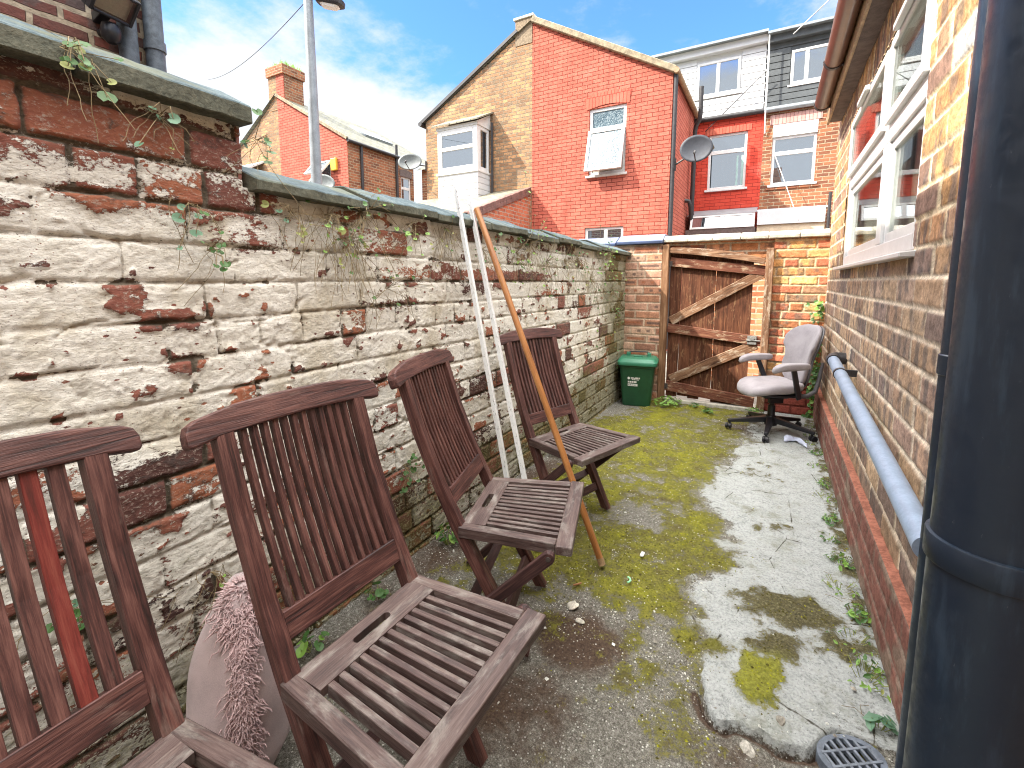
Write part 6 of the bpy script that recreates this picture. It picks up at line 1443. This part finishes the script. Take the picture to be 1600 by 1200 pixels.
weed(.375, 1.74, 'broad pale-green leaves beside the drain cover', 9, .035, .07, .026, ('leaf_blue', 'leaf'))
# ivy in the right-hand corner
iv = thing('climbing_plant', (XR - .06, YB - .06, 0), 'thin ivy climbing the corner behind the office chair', 'plant'); S = MB(); L = [MB(), MB()]
path = [Vector((XR - .05, YB - .04, -.03))]
for k in range(12): path.append(path[-1] + Vector((rng.uniform(-.012, .012), rng.uniform(-.006, .002), .1))); path[-1].x = min(path[-1].x, XR - .03)
S.tube(path, .003, 5); S.build('stem', MAT['stem'], iv, smooth='all')
for k in range(150):
    p = rng.choice(path) + Vector((-abs(rng.gauss(0, .045)) + .015, -rng.uniform(.0, .05), rng.uniform(-.05, .05))); leaf_disc(L[0 if rng.random() < .6 else 1], p, (rng.uniform(-.8, .1), -1, rng.uniform(0, .8)), rng.uniform(.012, .026))
L[0].build('leaves', MAT['leaf'], iv, fix=False); L[1].build('leaves', MAT['leaf_bright'], iv, fix=False)

# ================================================================== grit, stones, litter
def pebble_mb(b, p, s):
    q = [Vector((rng.uniform(.5, 1.2), 0, 0)), Vector((0, rng.uniform(.5, 1.2), 0)), Vector((-rng.uniform(.5, 1.2), 0, 0)), Vector((0, -rng.uniform(.5, 1.2), 0)), Vector((0, 0, rng.uniform(.4, .9))), Vector((0, 0, -.4))]
    a = rng.uniform(0, 6.28); Mz = Matrix.Rotation(a, 3, 'Z'); b.add([p + (Mz @ v) * s for v in q], [(0,1,4),(1,2,4),(2,3,4),(3,0,4),(1,0,5),(2,1,5),(3,2,5),(0,3,5)])
Gw, Gg = MB(), MB()
def inside_slab(x, y): return float(sdpoly(np.array([x]), np.array([y]), SLAB)[0])
k = 0
while k < 2600:
    y = rng.uniform(.7, 5.3) if rng.random() < .5 else rng.triangular(.7, 3.2, 1.4); x = rng.uniform(XL + .05, XR - .06); s_ = inside_slab(x, y)
    if s_ > .05 and rng.random() < .85: continue
    z = -.018 if s_ < 0 else .004
    if y < 1.6 and s_ < 0: z = -.034
    sz = rng.lognormvariate(math.log(.0032), .45); sz = min(sz, .014)
    pebble_mb(Gw if rng.random() < .5 else Gg, Vector((x, y, z + sz * .2)), sz); k += 1
MAT['peb_w'] = simple('pale_grit', (.6, .6, .55), .9, .2); MAT['peb_g'] = simple('grey_grit', (.25, .23, .19), .9, .4)
gr = thing('gravel', (0, 2, 0), 'loose pale grit scattered over the mossy ground', 'gravel'); gr['kind'] = 'stuff'
Gw.build('pale_grit', MAT['peb_w'], gr, fix=False); Gg.build('grey_grit', MAT['peb_g'], gr, fix=False)
mo = thing('moss_tufts', (-.8, 3, 0), 'raised tufts of olive moss spread over the ground', 'moss'); mo['kind'] = 'stuff'; Ma, Mb_ = MB(), MB()
k = 0
while k < 5200:
    iy = rng.randrange(len(FV)); ix = rng.randrange(len(FU))
    if rng.random() > FM[iy, ix] ** 2 or FV[iy] < 1.2: continue
    sz = rng.uniform(.003, .0075); pebble_mb(Ma if rng.random() < (.25 + .6 * FB[iy, ix]) else Mb_, Vector((FU[ix] + rng.uniform(-.004, .004), FV[iy] + rng.uniform(-.004, .004), FZ[iy, ix])), sz); k += 1
MAT['moss_a'] = simple('moss_lime', (.25, .25, .022), 1., .5, 60, .3, spec=.1); MAT['moss_b'] = simple('moss_olive', (.095, .085, .022), 1., .5, 60, .3, spec=.1)
Ma.build('lime_tufts', MAT['moss_a'], mo, fix=False); Mb_.build('olive_tufts', MAT['moss_b'], mo, fix=False)
def stone(x, y, z, s, label, mat='peb_w', flat=.6):
    bm = bmesh.new(); bmesh.ops.create_icosphere(bm, subdivisions=3, radius=1)
    ph = rng.uniform(0, 20)
    for v in bm.verts:
        c = v.co; r_ = 1 + .35 * (float(vn(np.array(c.x * 1.7 + ph), np.array(c.y * 1.7 + c.z * 1.3), 3)) - .5) * 2 * .8 + .1 * (float(vn(np.array(c.x * 5 + ph), np.array(c.y * 5 - c.z * 4), 4)) - .5)
        v.co = Vector((c.x * r_ * s, c.y * r_ * s * .75, c.z * r_ * s * flat))
    me = bpy.data.meshes.new('stone'); bm.to_mesh(me); bm.free(); me.materials.append(MAT[mat])
    o = bpy.data.objects.new('stone', me); col.objects.link(o); o.location = (x, y, z); o.rotation_euler = (0, 0, rng.uniform(0, 6)); tag(o, label, 'stone')
stone(.01, 1.475, -.03, .026, 'pale lump of concrete lying below the broken slab edge', 'concrete')
stone(.075, 1.42, -.03, .014, 'small pale stone next to the concrete lump below the slab edge')
stone(-.70, 1.79, -.016, .03, 'largest yellowish lump of rubble beside the corner of the foreground chair seat', 'pale_stone', .35)
stone(-.64, 1.72, -.018, .018, 'smaller yellowish rubble lump touching the largest one', 'pale_stone', .4)
stone(.10, 1.60, .0, .018, 'brown pebble on the edge of the bright moss patch', 'peb_g')
o = MB(); o.tube([Vector((-.535 + .018 * math.cos(a), 2.06 + .022 * math.sin(a), .004)) for a in [R(-60 + 150 * k / 8) for k in range(9)]], .0045, 6); o = o.build('plastic_curl', simple('pale_green_plastic', (.3, .75, .4), .4, .1), None, smooth='all'); tag(o, 'curled pale green scrap of plastic on the moss', 'litter')
o = MB(); o.box((-.53, 2.29, -.004), (-.512, 2.33, .006)); o = o.build('cigarette_end', MAT['label_white'], None, bevel=.003); tag(o, 'white cigarette end lying on the moss near the broom handle foot', 'litter')
o = MB(); o.beam((-.745, 1.905, -.004), (-.715, 1.935, .0), .008, .008); o = o.build('wood_chip', MAT['handle_wood'], None, bevel=.002); tag(o, 'small orange chip of wood on the moss beside the crossed chair legs', 'litter')
# stray dead stalks and leaf crumbs
ds = thing('dead_stalks', (-.4, 2.4, 0), 'thin dry grass stalks strewn over moss and concrete', 'dry grass'); ds['kind'] = 'stuff'; S = MB()
for k in range(130):
    x = rng.choice((rng.uniform(XL + .1, -.2), rng.uniform(XL + .06, XL + .35), rng.uniform(.25, XR - .06))); y = rng.uniform(.9, 5.0); a = rng.uniform(0, 6.28); Ls = rng.uniform(.02, .07); c = rng.uniform(-.02, .02)
    z0 = -.012 if x < -.1 else .006
    S.tube([(x, y, z0), (x + math.cos(a) * Ls * .5 - math.sin(a) * c, y + math.sin(a) * Ls * .5 + math.cos(a) * c, z0 + .006), (x + math.cos(a) * Ls, y + math.sin(a) * Ls, z0 + .002)], .0009, 4, caps=False)
S.build('stalks', MAT['stem'], ds, smooth='all', fix=False)
